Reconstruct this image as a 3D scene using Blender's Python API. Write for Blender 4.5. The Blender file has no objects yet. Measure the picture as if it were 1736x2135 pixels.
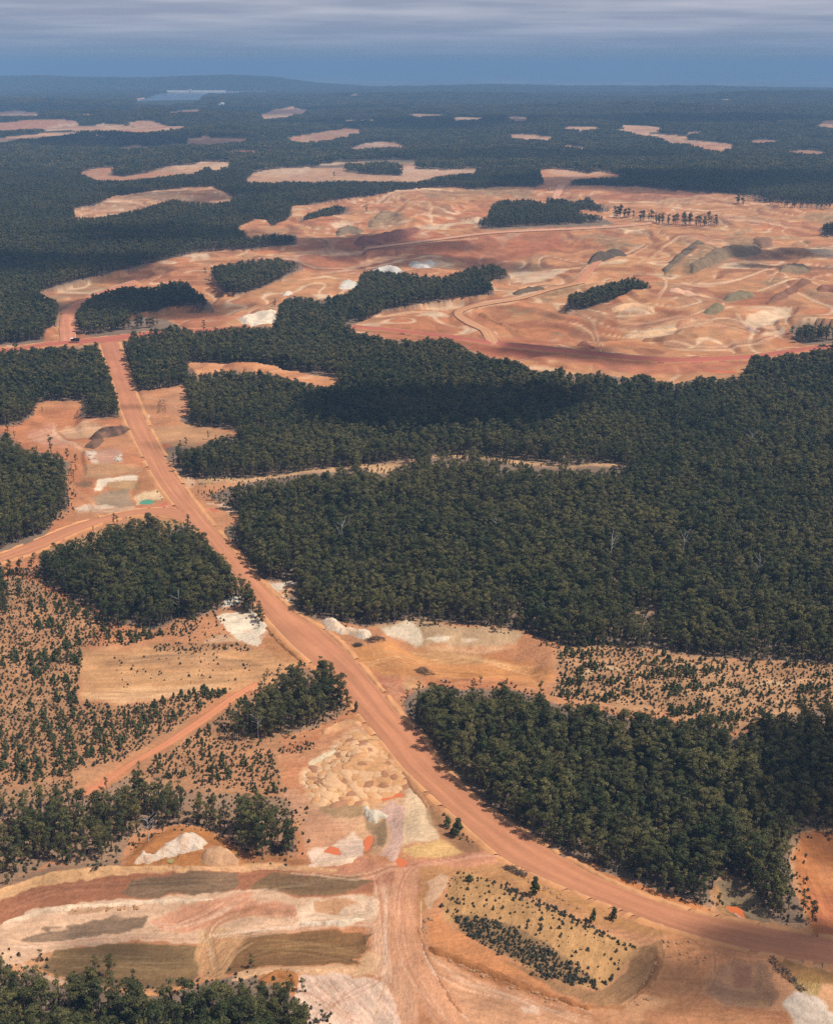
import bpy, bmesh, math, random
import numpy as np

# ------------------------------------------------------------------ camera
CAM_Z = 270.0
PITCH = math.radians(20.0)
FPX = 2577.0                      # focal length in photo pixels (photo taken as 1736 x 2135)
PW, PH = 1736.0, 2135.0
scene = bpy.context.scene
COL = scene.collection
cam_d = bpy.data.cameras.new('camera')
cam_d.sensor_fit = 'VERTICAL'
cam_d.sensor_height = 24.0
cam_d.lens = 12.0 / ((PH / 2) / FPX)
cam_d.clip_start = 1.0
cam_d.clip_end = 400000.0
cam = bpy.data.objects.new('camera', cam_d)
cam.location = (0, 0, CAM_Z)
cam.rotation_euler = (math.pi / 2 - PITCH, 0, 0)
COL.objects.link(cam)
scene.camera = cam

# ------------------------------------------------------------------ sun, sky, exposure
SUN_EL = math.radians(58.0)
sun_xy = np.array([0.97, -0.24]); sun_xy /= np.linalg.norm(sun_xy)
SUN = np.array([sun_xy[0] * math.cos(SUN_EL), sun_xy[1] * math.cos(SUN_EL), math.sin(SUN_EL)])
sun_d = bpy.data.lights.new('sun', 'SUN')
sun_d.energy = 4.2
sun_d.angle = math.radians(0.55)
sun_d.color = (1.0, 0.945, 0.86)
sun = bpy.data.objects.new('sun', sun_d)
from mathutils import Vector
sun.rotation_euler = Vector((-SUN[0], -SUN[1], -SUN[2])).to_track_quat('-Z', 'Y').to_euler()
sun.location = (0, 0, 3000)
COL.objects.link(sun)

world = bpy.data.worlds.new('World')
scene.world = world
world.use_nodes = True
nt = world.node_tree
for n in list(nt.nodes): nt.nodes.remove(n)
def N(t, tree=None, **kw):
    n = (tree or nt).nodes.new(t)
    for k, v in kw.items(): setattr(n, k, v)
    return n
wo = N('ShaderNodeOutputWorld'); bg = N('ShaderNodeBackground')
sky = N('ShaderNodeTexSky', sky_type='NISHITA', sun_disc=False)
sky.sun_elevation = SUN_EL
sky.sun_rotation = math.atan2(SUN[0], SUN[1])
sky.altitude = 500; sky.dust_density = 2.0
skys = N('ShaderNodeVectorMath', operation='SCALE'); skys.inputs['Scale'].default_value = 0.085
tc = N('ShaderNodeTexCoord'); sep = N('ShaderNodeSeparateXYZ')
zc = N('ShaderNodeMath', operation='MAXIMUM'); zc.inputs[1].default_value = 0.0
za = N('ShaderNodeMath', operation='ADD'); za.inputs[1].default_value = 0.035
dv = N('ShaderNodeVectorMath', operation='DIVIDE'); cz = N('ShaderNodeCombineXYZ')
flat = N('ShaderNodeVectorMath', operation='MULTIPLY'); flat.inputs[1].default_value = (1, 1, 0)
noi = N('ShaderNodeTexNoise'); noi.inputs['Scale'].default_value = 0.33; noi.inputs['Detail'].default_value = 3.5
noi.inputs['Roughness'].default_value = 0.55
cr = N('ShaderNodeValToRGB'); cr.color_ramp.elements[0].position = 0.40; cr.color_ramp.elements[1].position = 0.76
cloudc = N('ShaderNodeMix', data_type='RGBA')      # dark cloud base to bright cloud
cloudc.inputs['A'].default_value = (0.232, 0.264, 0.350, 1)
cloudc.inputs['B'].default_value = (0.46, 0.465, 0.52, 1)
hz = N('ShaderNodeMapRange', interpolation_type='SMOOTHSTEP')
hz.inputs['From Min'].default_value = -0.002; hz.inputs['From Max'].default_value = 0.045
hz.inputs['To Min'].default_value = 1; hz.inputs['To Max'].default_value = 0
cov = N('ShaderNodeMapRange', interpolation_type='SMOOTHSTEP')   # cloud deck closes towards the horizon
cov.inputs['From Min'].default_value = 0.10; cov.inputs['From Max'].default_value = 0.75
cov.inputs['To Min'].default_value = 1.0; cov.inputs['To Max'].default_value = 0.45
m1 = N('ShaderNodeMix', data_type='RGBA'); m2 = N('ShaderNodeMix', data_type='RGBA')
m2.inputs['B'].default_value = (0.142, 0.212, 0.325, 1)
L = nt.links.new
L(tc.outputs['Generated'], sep.inputs[0]); L(sep.outputs['Z'], zc.inputs[0]); L(zc.outputs[0], za.inputs[0])
L(za.outputs[0], cz.inputs[0]); L(za.outputs[0], cz.inputs[1]); cz.inputs[2].default_value = 1
L(tc.outputs['Generated'], flat.inputs[0]); L(flat.outputs[0], dv.inputs[0]); L(cz.outputs[0], dv.inputs[1])
L(dv.outputs[0], noi.inputs['Vector']); L(noi.outputs['Fac'], cr.inputs[0]); L(cr.outputs['Color'], cloudc.inputs['Factor'])
L(sep.outputs['Z'], hz.inputs['Value']); L(sep.outputs['Z'], cov.inputs['Value'])
L(sky.outputs[0], skys.inputs[0]); L(cov.outputs[0], m1.inputs['Factor'])
L(skys.outputs[0], m1.inputs['A']); L(cloudc.outputs['Result'], m1.inputs['B'])
L(hz.outputs[0], m2.inputs['Factor']); L(m1.outputs['Result'], m2.inputs['A'])
L(m2.outputs['Result'], bg.inputs['Color']); bg.inputs['Strength'].default_value = 1.0
L(bg.outputs[0], wo.inputs['Surface'])

vs = scene.view_settings
vs.view_transform = 'Standard'; vs.look = 'None'; vs.exposure = 0.42; vs.gamma = 1.0; vs.use_curve_mapping = False
scene.render.engine = 'CYCLES'
cy = scene.cycles
cy.max_bounces = 4; cy.diffuse_bounces = 2; cy.glossy_bounces = 1; cy.transmission_bounces = 2
cy.volume_bounces = 0; cy.transparent_max_bounces = 32
cy.use_denoising = False
cy.sample_clamp_indirect = 4.0

rng = np.random.default_rng(7)
random.seed(7)

# ------------------------------------------------------------------ photo pixel <-> ground
cp, sp = math.cos(PITCH), math.sin(PITCH)
def to_px(x, y, z):
    dz = z - CAM_Z
    f = y * cp - dz * sp
    u = y * sp + dz * cp
    f = np.maximum(f, 1e-3)
    return PW / 2 + FPX * x / f, PH / 2 - FPX * u / f
def hash2(ix, iy, seed):
    h = (ix.astype(np.int64) * 374761393 + iy.astype(np.int64) * 668265263 + seed * 974711) & 0xFFFFFFFF
    h = ((h ^ (h >> 13)) * 1274126177) & 0xFFFFFFFF
    return ((h ^ (h >> 16)) & 0xFFFFFF) / float(0xFFFFFF)
def vn(x, y, seed=0):
    xi = np.floor(x); yi = np.floor(y); fx = x - xi; fy = y - yi
    fx = fx * fx * (3 - 2 * fx); fy = fy * fy * (3 - 2 * fy)
    a = hash2(xi, yi, seed); b = hash2(xi + 1, yi, seed); c = hash2(xi, yi + 1, seed); d = hash2(xi + 1, yi + 1, seed)
    return (a + (b - a) * fx) * (1 - fy) + (c + (d - c) * fx) * fy
def fbm(x, y, seed=0, o=4):
    s = 0; a = 0.5; t = 0
    for i in range(o):
        s = s + a * vn(x, y, seed + i * 17); t += a; a *= 0.5; x = x * 2.03 + 5.1; y = y * 2.03 + 1.7
    return s / t - 0.5
def sstep(a, b, x):
    t = np.clip((x - a) / (b - a), 0, 1); return t * t * (3 - 2 * t)

# tracing frames: each is a rectangle of the photograph seen enlarged; gives photo pixels
FR = dict(A=(0, 89.6, .5008), B=(866.6, 89.6, .5008), C=(0, 537.7, .5008), D=(866.6, 537.7, .5008),
          E=(0, 1057.5, .5008), F=(866.6, 1057.5, .5008), G=(0, 1597.0, .5008), H=(866.6, 1597.0, .5008),
          J=(582.5, 1478.7, .2065), K=(430.2, 1192.0, .1549), M=(654.2, 1272.6, .2065), Z=(0, 0, 1.0),
          Q=(53.8, 860.3, .2065), S=(717, 1774.5, .2065), T=(537.7, 385.4, .3614), U=(1108.6, 385.4, .3614))
def P(*a):
    out = []; f = FR['Z']
    for t in a:
        if isinstance(t, str): f = FR[t]
        else: out.append((f[0] + t[0] * f[2], f[1] + t[1] * f[2]))
    return out

def gauss(x, y, cx, cyy, sx, sy): return np.exp(-((x - cx) / sx) ** 2 - ((y - cyy) / sy) ** 2)
RES_Y = 11000.0
def macro(x, y):
    x = np.asarray(x, float); y = np.asarray(y, float)
    amp = 4 + 30 * sstep(2000, 7000, y)
    h = amp * (0.55 * fbm(x / 420, y / 420, 3, 3) + 1.6 * fbm(x / 1500, y / 1500, 9, 3)) * 1.2
    # hills at the plateau's edge
    h = h - 30 * sstep(9000, 14000, y) + 150 * gauss(x, y, -4700, 16200, 2300, 1200) + 118 * gauss(x, y, -2250, 16200, 1000, 1000)
    h = h + 52 * gauss(x, y, 700, 14300, 1500, 900) + 26 * gauss(x, y, 3600, 14600, 2000, 800)
    h = h + 50 * gauss(x, y, -7500, 14500, 1500, 1500)
    for bx0, by0, bh, bw, bd in ((-1500, 6300, 38, 900, 500), (1300, 7200, 40, 1200, 500), (2700, 9600, 48, 1300, 600), (-3300, 8600, 44, 1200, 500), (300, 10300, 46, 1500, 500), (-900, 5000, 24, 700, 350), (1900, 5300, 26, 900, 350), (3900, 12300, 40, 1500, 600)):
        h = h + bh * gauss(x, y, bx0, by0, bw, bd)
    # reservoir basin
    k = sstep(0, 1, 1.6 * gauss(x, y, -2650, 11300, 1000, 2100))
    h = h * (1 - k) + (-6) * k
    # the coastal plain beyond the scarp
    k = sstep(15600, 19000, y)
    return h * (1 - k) - 235 * k
def unproject(px, py, it=10):
    px = np.asarray(px, float); py = np.asarray(py, float)
    dx = (px - PW / 2) / FPX; du = (PH / 2 - py) / FPX
    rx = dx; ry = cp + du * sp; rz = -sp + du * cp
    z = np.zeros_like(px)
    for _ in range(it):
        t = (z - CAM_Z) / np.minimum(rz, -1e-4)
        x = rx * t; y = ry * t
        z = 0.5 * z + 0.5 * macro(x, y) if _ > 3 else macro(x, y)
    return x, y, z

def sdist(poly, X, Y, pad=40):
    """signed distance (photo pixels), positive inside"""
    p = np.array(poly); out = np.full(X.shape, -1000.0)
    m = (X > p[:, 0].min() - pad) & (X < p[:, 0].max() + pad) & (Y > p[:, 1].min() - pad) & (Y < p[:, 1].max() + pad)
    if not m.any(): return out
    x = X[m]; y = Y[m]; best = np.full(x.shape, 1e12); ins = np.zeros(x.shape, bool)
    for i in range(len(p)):
        ax, ay = p[i]; bx, by = p[(i + 1) % len(p)]
        ex, ey = bx - ax, by - ay
        t = np.clip(((x - ax) * ex + (y - ay) * ey) / (ex * ex + ey * ey + 1e-9), 0, 1)
        d = (x - ax - t * ex) ** 2 + (y - ay - t * ey) ** 2
        best = np.minimum(best, d)
        if ay != by:
            c = ((ay > y) != (by > y)) & (x < ex * (y - ay) / ey + ax)
            ins ^= c
    out[m] = np.sqrt(best) * np.where(ins, 1, -1)
    return out

# ------------------------------------------------------------------ colours (as seen in full sun -> albedo)
KALB = 0.64
def lin(c):
    c = np.array(c, float) / 255
    return np.where(c <= 0.04045, c / 12.92, ((c + 0.055) / 1.055) ** 2.4)
def alb(c, k=1.0): return lin(c) * KALB * k
ORANGE = (214, 148, 102); DEEP = (204, 130, 80); ROADC = (206, 138, 99); ROADFAR = (194, 110, 86)
WHITE = (250, 226, 194); PINK = (228, 172, 142); PALE = (232, 186, 148); TAN = (208, 166, 118); BROWN = (158, 116, 80)
GREY = (138, 110, 82); YEL = (228, 184, 122); FLOOR = (146, 120, 98); REDM = (184, 104, 78)
FAR1 = (202, 156, 122); FAR2 = (180, 142, 116); LITTER = (150, 122, 100)

# ------------------------------------------------------------------ the ground plan, traced on the photograph
COVER = []      # (polygon, forest 0/1, colour)
def bare(c, *a): COVER.append((P(*a), 0.0, c))
def wood(*a, dens=1.0): COVER.append((P(*a), dens, FLOOR if dens > .8 else (176, 138, 106)))
# west clearing beside the long straight of the road
bare(ORANGE, 'C', (-500, 690), (0, 700), (60, 690), (140, 650), (165, 605), (210, 595), (370, 598), (345, 620), (330, 645), (340, 668),
     (440, 668), (515, 658), (560, 760), (640, 900), (760, 1074), 'E', (800, 60), (750, 60), (600, 40), (160, 190), (170, 270),
     (120, 255), (30, 260), (0, 240), (-500, 240), (-500, 190), (0, 190), (60, 172), (130, 152), (200, 112), (212, 70), (240, 40), (255, 10),
     'C', (268, 1060), (290, 1010), (283, 990), (292, 945), (265, 920), (285, 890), (290, 850), (245, 828), (200, 815), (130, 800), (95, 795),
     (60, 770), (30, 735), (0, 735), (-500, 735))
bare(ORANGE, 'C', (560, 555), (620, 560), (700, 550), (765, 533), (775, 570), (800, 620), (770, 650), (740, 680), (830, 705), (950, 712),
     (1005, 737), (950, 750), (890, 755), (840, 795), (760, 785), (700, 800), (690, 840), (705, 880), (640, 880), (600, 780), (560, 640))
bare(ORANGE, 'C', (690, 850), (715, 890), (770, 912), (840, 918), (835, 945), (930, 935), (1020, 925), (1015, 945), (930, 960), (830, 1000),
     (860, 1012), (930, 1018), (985, 1060), (990, 1080), (900, 1080), (800, 1080), (740, 980))
bare(ORANGE, 'E', (830, 0), (870, -20), (990, 30), (1005, 60), (975, 80), (910, 75), (950, 120), (1005, 200), (1085, 290), (1110, 303), (1215, 308),
     (1265, 318), (1230, 345), (1200, 385), (1255, 445), (1290, 470), (1000, 300), (800, 60))
# road corridors through the forest
bare(ORANGE, 'C', (420, 345), (490, 345), (490, 385), (510, 420), (535, 470), (545, 520), (570, 560), (640, 720), (700, 850), (760, 930), (860, 1074),
     (760, 1074), (600, 830), (520, 660), (490, 560), (465, 480), (440, 400))
bare(ORANGE, 'C', (820, 975), (935, 1016), (985, 1060), (960, 1074), 'E', (940, 100), (860, 60))
# thin tracks and openings in the big forest
bare(TAN, 'D', (60, 826), (130, 819), (280, 823), (420, 842), (560, 863), (640, 872), (640, 880), (560, 874), (400, 855), (270, 834), (130, 829), (60, 836))
bare(TAN, 'D', (640, 871), (700, 862), (760, 853), (850, 859), (890, 872), (830, 872), (740, 868), (640, 881))
bare(TAN, 'C', (840, 920), (1020, 922), (1180, 902), (1290, 887), (1400, 878), (1480, 868), (1480, 880), (1400, 888), (1290, 898), (1180, 914), (1020, 938), (840, 940))
bare(TAN, 'C', (1480, 866), (1640, 850), (1736, 838), (1736, 846), (1650, 866), (1620, 900), (1540, 890))
bare((232, 160, 108), 'C', (765, 436), (830, 436), (930, 452), (1060, 454), (1200, 476), (1420, 503), (1415, 524), (1340, 540), (1250, 515), (1190, 505),
     (1080, 480), (960, 474), (880, 484), (820, 494), (790, 462))
bare(LITTER, 'F', (870, 440), (960, 428), (1015, 412), (1025, 425), (960, 450), (900, 455))
# the mine in the middle distance
bare(ORANGE, 'A', (150, 1045), (200, 1025), (340, 985), (480, 955), (600, 925), (770, 885), (840, 870), (1000, 862), (1100, 852), (1230, 840),
     (1238, 805), (1130, 795), (1030, 815), (1020, 785), (985, 775), (1060, 742), (1105, 740), (1130, 765), (1190, 745), (1215, 715), (1205, 700),
     (1230, 685), (1400, 655), (1560, 635), (1736, 612), 'B', (0, 618), (60, 605), (170, 603), (260, 608), (330, 597), (500, 600), (535, 585), (510, 530),
     (560, 525), (620, 530), (720, 545), (760, 535), (850, 550), (840, 560), (720, 565), (640, 575), (645, 595), (720, 595), (850, 600), (930, 598),
     (1050, 610), (1180, 618), (1340, 632), (1400, 640), (1480, 655), (1600, 665), (1736, 670), (2500, 680),
     'D', (2500, 375), (1736, 380), (1680, 385), (1640, 392), (1480, 410), (1390, 420), (1370, 475), (1330, 495), (1260, 505), (1190, 495), (1080, 525),
     (1000, 510), (950, 490), (870, 500), (740, 478), (640, 488), (600, 465), (530, 474), (460, 458), (420, 435), (330, 418), (230, 384), (160, 354), (90, 334), (0, 345),
     'C', (1650, 342), (1560, 332), (1500, 318), (1448, 285), (1520, 265), (1580, 235), (1610, 215), (1736, 195), 'D', (150, 172), (325, 150),
     (320, 110), (290, 97), (395, 82), (392, 55), (310, 28), (230, 42), (170, 65), (110, 88), (50, 75), (0, 68), 'C', (1640, 62), (1540, 55), (1500, 68),
     (1495, 110), (1440, 150), (1400, 165), (1340, 175), (1260, 170), (1190, 170), (1165, 195), (1160, 230), (1130, 290), (1030, 290), (900, 302),
     (740, 308), (660, 314), (540, 328), (530, 348), (420, 360), (400, 352), (330, 378), (270, 375), (200, 378), (100, 382), (0, 388), (-500, 400), (-500, 375), (0, 368), (95, 362),
     (180, 350), (190, 310), (240, 290), (250, 240), (240, 185), (160, 150))
wood('A', (1240, 740), (1280, 715), (1340, 695), (1400, 675), (1450, 690), (1445, 710), (1330, 740), (1245, 760))
wood('C', (870, 60), (890, 35), (960, 25), (1030, 10), (1150, 5), (1255, 25), (1265, 45), (1200, 70), (1150, 100), (1080, 130), (1000, 150), (930, 145), (905, 110))
wood('C', (315, 235), (360, 170), (430, 145), (520, 120), (620, 125), (680, 110), (760, 100), (800, 125), (850, 160), (880, 190), (890, 215), (850, 212),
     (780, 200), (700, 205), (660, 225), (600, 225), (545, 240), (520, 262), (600, 242), (700, 258), (750, 280), (780, 302), (740, 306), (650, 306), (540, 322), (400, 330), (330, 312))
wood('B', (245, 745), (300, 720), (320, 670), (370, 655), (480, 655), (545, 670), (550, 635), (570, 640), (640, 660), (700, 655), (715, 635), (740, 665),
     (800, 690), (805, 705), (760, 708), (700, 700), (660, 705), (760, 720), (830, 750), (720, 765), (560, 765), (420, 772), (300, 780), (255, 760))
wood('B', (1680, 768), (1720, 752), (2100, 756), (2100, 802), (1736, 802), (1690, 797))
wood('D', (620, 200), (640, 155), (690, 140), (760, 120), (830, 100), (900, 85), (960, 105), (970, 150), (880, 158), (800, 187), (700, 217), (630, 222))
wood('D', (1540, 310), (1580, 285), (1650, 280), (1736, 290), (2300, 290), (2300, 365), (1736, 365), (1640, 370), (1580, 345))
# far clearings
bare(FAR1, 'A', (310, 690), (420, 670), (440, 655), (560, 630), (640, 615), (760, 605), (890, 598), (900, 610), (975, 640), (960, 662), (870, 667), (780, 662), (720, 652),
     (660, 672), (600, 692), (520, 707), (400, 730), (310, 725))
bare(FAR1, 'A', (325, 540), (400, 520), (500, 510), (450, 550), (520, 555), (630, 535), (700, 510), (800, 505), (840, 490), (950, 492), (965, 515), (900, 532), (860, 522),
     (800, 547), (650, 562), (500, 576), (400, 572))
bare((150, 132, 104), 'A', (1280, 498), (1450, 490), (1700, 488), (1740, 493), (1736, 518), (1600, 505), (1430, 512), (1340, 515))
bare(FAR1, 'A', (1015, 577), (1060, 545), (1160, 525), (1280, 512), (1340, 515), (1430, 515), (1690, 508), (1736, 515), 'B', (0, 518), (60, 520), (110, 525),
     (280, 520), (240, 545), (100, 555), (0, 577), 'A', (1736, 577), (1560, 577), (1400, 572), (1280, 577), (1180, 577), (1120, 584))
wood('A', (1430, 520), (1480, 506), (1560, 503), (1640, 498), (1680, 528), (1675, 556), (1560, 553), (1440, 542))
bare(FAR1, 'A', (1190, 400), (1260, 385), (1360, 365), (1440, 355), (1505, 362), (1500, 375), (1440, 395), (1380, 412), (1240, 420))
bare(FAR2, 'A', (1450, 435), (1530, 412), (1640, 412), (1680, 430), (1736, 440), (1600, 447), (1460, 454))
bare(FAR2, 'A', (775, 400), (850, 390), (980, 395), (1030, 405), (1000, 417), (880, 427), (780, 424))
bare(FAR2, 'A', (475, 440), (560, 420), (640, 430), (720, 418), (760, 422), (600, 442), (520, 447))
bare(FAR1, 'A', (-400, 340), (0, 330), (120, 318), (300, 318), (330, 330), (320, 350), (400, 345), (430, 335), (490, 340), (560, 350), (530, 330), (600, 325), (700, 345), (780, 350),
     (740, 360), (680, 367), (640, 372), (560, 377), (440, 367), (330, 372), (300, 362), (150, 362), (0, 367), (-400, 370))
bare(FAR1, 'A', (-400, 410), (0, 395), (80, 385), (200, 375), (310, 372), (318, 382), (200, 397), (100, 408), (0, 427), (-400, 440))
bare(FAR1, 'A', (-300, 290), (0, 285), (60, 279), (150, 288), (190, 299), (150, 308), (0, 309), (-300, 310))
bare(FAR1, 'A', (1080, 300), (1130, 275), (1220, 267), (1290, 284), (1270, 301), (1180, 311), (1100, 313))
bare(FAR1, 'A', (705, 288), (760, 279), (840, 274), (840, 293), (780, 296))
bare(REDM, 'A', (780, 454), (900, 461), (1000, 447), (1140, 444), (1140, 461), (960, 467), (800, 470))
bare(FAR2, 'A', (360, 385), (400, 382), (460, 394), (440, 403))
bare(FAR2, 'A', (310, 294), (385, 291), (385, 301), (330, 303))
bare(FAR2, 'A', (495, 280), (560, 276), (560, 284), (500, 286))
bare(FAR1, 'A', (555, 233), (600, 228), (606, 235), (560, 239))
bare(FAR1, 'B', (600, 355), (640, 345), (760, 344), (840, 344), (960, 345), (1020, 355), (1010, 372), (960, 378), (1060, 385), (1130, 390), (1130, 405), (1280, 412), (1340, 425),
     (1330, 441), (1270, 461), (1180, 446), (1130, 431), (1050, 426), (1000, 396), (920, 386), (850, 367), (770, 364), (690, 370))
wood('B', (730, 340), (800, 336), (850, 344), (880, 362), (800, 366), (760, 360))
bare(FAR1, 'B', (380, 385), (440, 381), (570, 397), (560, 411), (480, 404), (400, 401))
bare(FAR1, 'B', (600, 424), (660, 429), (720, 437), (700, 446), (620, 437))
bare(FAR2, 'B', (1375, 410), (1440, 401), (1530, 404), (1500, 419), (1400, 426))
bare(FAR2, 'B', (1545, 452), (1620, 446), (1710, 457), (1700, 471), (1560, 464))
bare(FAR2, 'B', (1660, 345), (1700, 325), (1736, 320), (2200, 318), (2200, 357), (1736, 357))
bare(FAR2, 'B', (-40, 295), (130, 294), (130, 304), (0, 307)); bare(FAR1, 'B', (150, 315), (180, 303), (280, 309), (280, 319), (160, 323))
bare(FAR2, 'B', (360, 315), (400, 307), (465, 311), (465, 331), (400, 326)); bare(FAR2, 'B', (1088, 290), (1115, 285), (1112, 296))
bare(FAR2, 'B', (1478, 340), (1494, 337), (1490, 361), (1480, 359)); bare(FAR2, 'B', (1130, 372), (1190, 368), (1200, 378), (1140, 380))
bare(FAR2, 'B', (1260, 234), (1330, 231), (1330, 237), (1262, 240)); bare(FAR2, 'B', (1205, 268), (1250, 266), (1240, 279), (1215, 276))
bare(FAR2, 'A', (1455, 214), (1495, 212), (1500, 219), (1460, 220)); bare(FAR2, 'A', (1420, 322), (1560, 318), (1560, 328), (1440, 330))
# the lower clearing
bare(ORANGE, 'Z', (-400, 1183), (0, 1183), (85, 1195), (500, 1262), (545, 1300), (640, 1285), (665, 1286), (760, 1307), (830, 1296), (900, 1296), (1060, 1310), (1100, 1318),
     (1150, 1340), (1200, 1348), (1300, 1345), (1480, 1368), (1736, 1386), (2200, 1390), (2200, 2700), (-400, 2700))
wood('E', (165, 205), (230, 190), (290, 165), (330, 190), (420, 170), (520, 150), (600, 140), (650, 85), (720, 65), (760, 50), (800, 80), (815, 125), (870, 160), (900, 230),
     (960, 260), (1000, 340), (1015, 375), (960, 390), (930, 420), (860, 440), (800, 470), (750, 455), (690, 490), (640, 512), (560, 497), (480, 500), (420, 482), (420, 440),
     (330, 390), (250, 340), (190, 310), (165, 260))
wood('E', (-600, 230), (0, 232), (20, 300), (70, 280), (120, 300), (180, 320), (170, 350), (60, 380), (30, 440), (0, 450), (-600, 470), dens=0.75)
wood('E', (1000, 820), (1080, 780), (1150, 710), (1210, 655), (1290, 680), (1350, 625), (1400, 635), (1405, 700), (1440, 720), (1467, 800), (1452, 845), (1370, 885), (1240, 940),
     (1100, 960), (1020, 978), (930, 945), (850, 920), (940, 860), dens=0.72)
wood('G', (-600, 100), (0, 80), (60, 110), (170, 80), (250, 60), (300, 90), (400, 120), (480, 80), (560, 40), (620, 80), (700, 40), (780, 110), (860, 90), (900, 110),
     (1000, 130), (1100, 130), (1180, 130), (1225, 180), (1210, 260), (1232, 330), (1220, 385), (1100, 382), (960, 342), (940, 292), (860, 277), (800, 257), (700, 250),
     (600, 270), (540, 300), (480, 380), (400, 412), (300, 412), (240, 392), (150, 422), (60, 462), (0, 478), (-600, 560), dens=0.62)
wood('F', (-50, 850), (-10, 785), (70, 745), (130, 735), (180, 770), (290, 755), (400, 752), (480, 790), (560, 810), (640, 830), (700, 830), (800, 850), (880, 860),
     (1040, 860), (1070, 925), (1150, 870), (1280, 890), (1300, 955), (1400, 900), (1560, 850), (1640, 830), (1736, 850), (2500, 850),
     'H', (2500, 270), (1736, 262), (1600, 268), (1560, 290), (1555, 400), (1570, 500), (1612, 590), (1605, 655), (1490, 648), (1470, 622), (1440, 580), (1400, 510), (1350, 470),
     (1280, 455), (1240, 480), (1215, 560), (1200, 585), (1130, 555), (1000, 520), (900, 480), (800, 450), (740, 410), (640, 390), (560, 330), (460, 280), (380, 240),
     (320, 190), (240, 130), (160, 40), (130, 0), 'F', (110, 1050), (20, 950), (-40, 890), dens=0.93)
wood('G', (-600, 800), (0, 815), (50, 820), (70, 890), (130, 840), (180, 845), (200, 895), (260, 925), (340, 870), (400, 858), (425, 900), (500, 908), (580, 905), (620, 955),
     (780, 925), (860, 895), (980, 880), (1040, 875), (1110, 920), (1140, 885), (1205, 890), (1215, 960), (1265, 975), (1320, 1030), (1305, 1074), (1320, 1500), (-600, 1500), dens=1.3)
TRACKS = [p_ for p_, v_, c_ in COVER if c_ == TAN and v_ == 0]

RESERVOIR = P('A', (560, 246), (600, 232), (640, 216), (680, 209), (760, 204.5), (900, 204.5), (1000, 204), (1000, 208), (870, 210), (848, 226), (836, 244), (700, 258), (600, 256))
# painted ground: (polygon, colour, feather px, strength, streak(angle deg, length m, width m, amount))
PAINT = []
def paint(c, feather, strength, *a, streak=None): PAINT.append((P(*a), c, feather, strength, streak))
# mine floor
for a in [('B', (0, 905), (40, 895), (170, 905), (160, 918), (60, 922), (0, 920)), ('B', (370, 920), (420, 900), (520, 905), (600, 905), (640, 925), (560, 950), (470, 955), (400, 940)),
          ('A', (1420, 1003), (1450, 993), (1492, 995), (1480, 1010), (1430, 1012)), ('D', (830, 208), (900, 205), (985, 215), (975, 226), (900, 222), (840, 224)),
          ('D', (870, 268), (960, 258), (1085, 262), (1075, 285), (980, 300), (890, 285)), ('A', (1370, 772), (1420, 758), (1470, 755), (1465, 768), (1400, 780)),
          ('D', (1040, 160), (1100, 152), (1170, 155), (1165, 172), (1080, 170)), ('B', (360, 1040), (420, 1010), (520, 1000), (540, 1015), (440, 1040)),
          ('C', (1290, 165), (1340, 150), (1400, 155), (1380, 170)), ('B', (1620, 870), (1660, 855), (1736, 865), (1736, 890), (1660, 890)),
          ('D', (1360, 250), (1440, 215), (1560, 210), (1570, 250), (1480, 275), (1400, 280)), ('D', (1430, 315), (1530, 300), (1540, 325), (1480, 335)),
          ('D', (20, 215), (90, 210), (140, 230), (60, 235)), ('D', (180, 290), (260, 285), (270, 300), (200, 305)), ('A', (760, 885), (860, 875), (870, 885), (800, 895)),
          ('A', (1180, 880), (1260, 872), (1260, 882), (1190, 890)), ('A', (1365, 835), (1410, 822), (1415, 832), (1380, 845)), ('B', (0, 770), (260, 735), (290, 742), (60, 785))]:
    paint((246, 214, 178), 5, 0.75, *a)
for a in [('B', (1100, 945), (1200, 862), (1300, 850), (1400, 858), (1440, 870), (1300, 892), (1220, 922), (1150, 962)), ('B', (1025, 945), (1090, 885), (1160, 842), (1200, 848), (1110, 930), (1060, 965)),
          ('B', (1075, 830), (1110, 808), (1200, 825), (1160, 845), (1100, 845)), ('B', (1270, 832), (1300, 805), (1480, 805), (1480, 850), (1400, 858), (1330, 842)),
          ('B', (1500, 940), (1550, 918), (1650, 922), (1640, 950), (1560, 968)), ('D', (1270, 180), (1330, 156), (1410, 158), (1380, 182), (1290, 197)),
          ('D', (1200, 225), (1240, 200), (1290, 210), (1270, 237)), ('D', (400, 140), (470, 110), (540, 113), (480, 136), (420, 147)),
          ('D', (500, 150), (570, 125), (680, 108), (722, 114), (620, 150), (540, 177)), ('D', (370, 192), (540, 200), (556, 213), (420, 212)),
          ('A', (1398, 800), (1440, 780), (1512, 794), (1450, 807)), ('A', (1520, 772), (1560, 735), (1680, 733), (1692, 755), (1600, 777), (1540, 787)),
          ('B', (1280, 790), (1390, 785), (1390, 800), (1290, 802)), ('B', (1430, 800), (1560, 795), (1600, 805), (1440, 808)), ('B', (1310, 725), (1420, 715), (1480, 735), (1400, 742)),
          ('B', (1560, 725), (1736, 712), (2200, 715), (2200, 735), (1736, 738)), ('B', (740, 810), (800, 800), (960, 835), (900, 845), (780, 830)),
          ('B', (1340, 915), (1400, 900), (1470, 915), (1440, 945), (1380, 940)), ('D', (1430, 120), (1520, 80), (1560, 95), (1480, 135)), ('B', (0, 620), (330, 602), (500, 604), (480, 640), (200, 640), (60, 660))]:
    paint((166, 134, 98), 4, 0.72, *a, streak=(40, 60, 3, 0.5))
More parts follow.
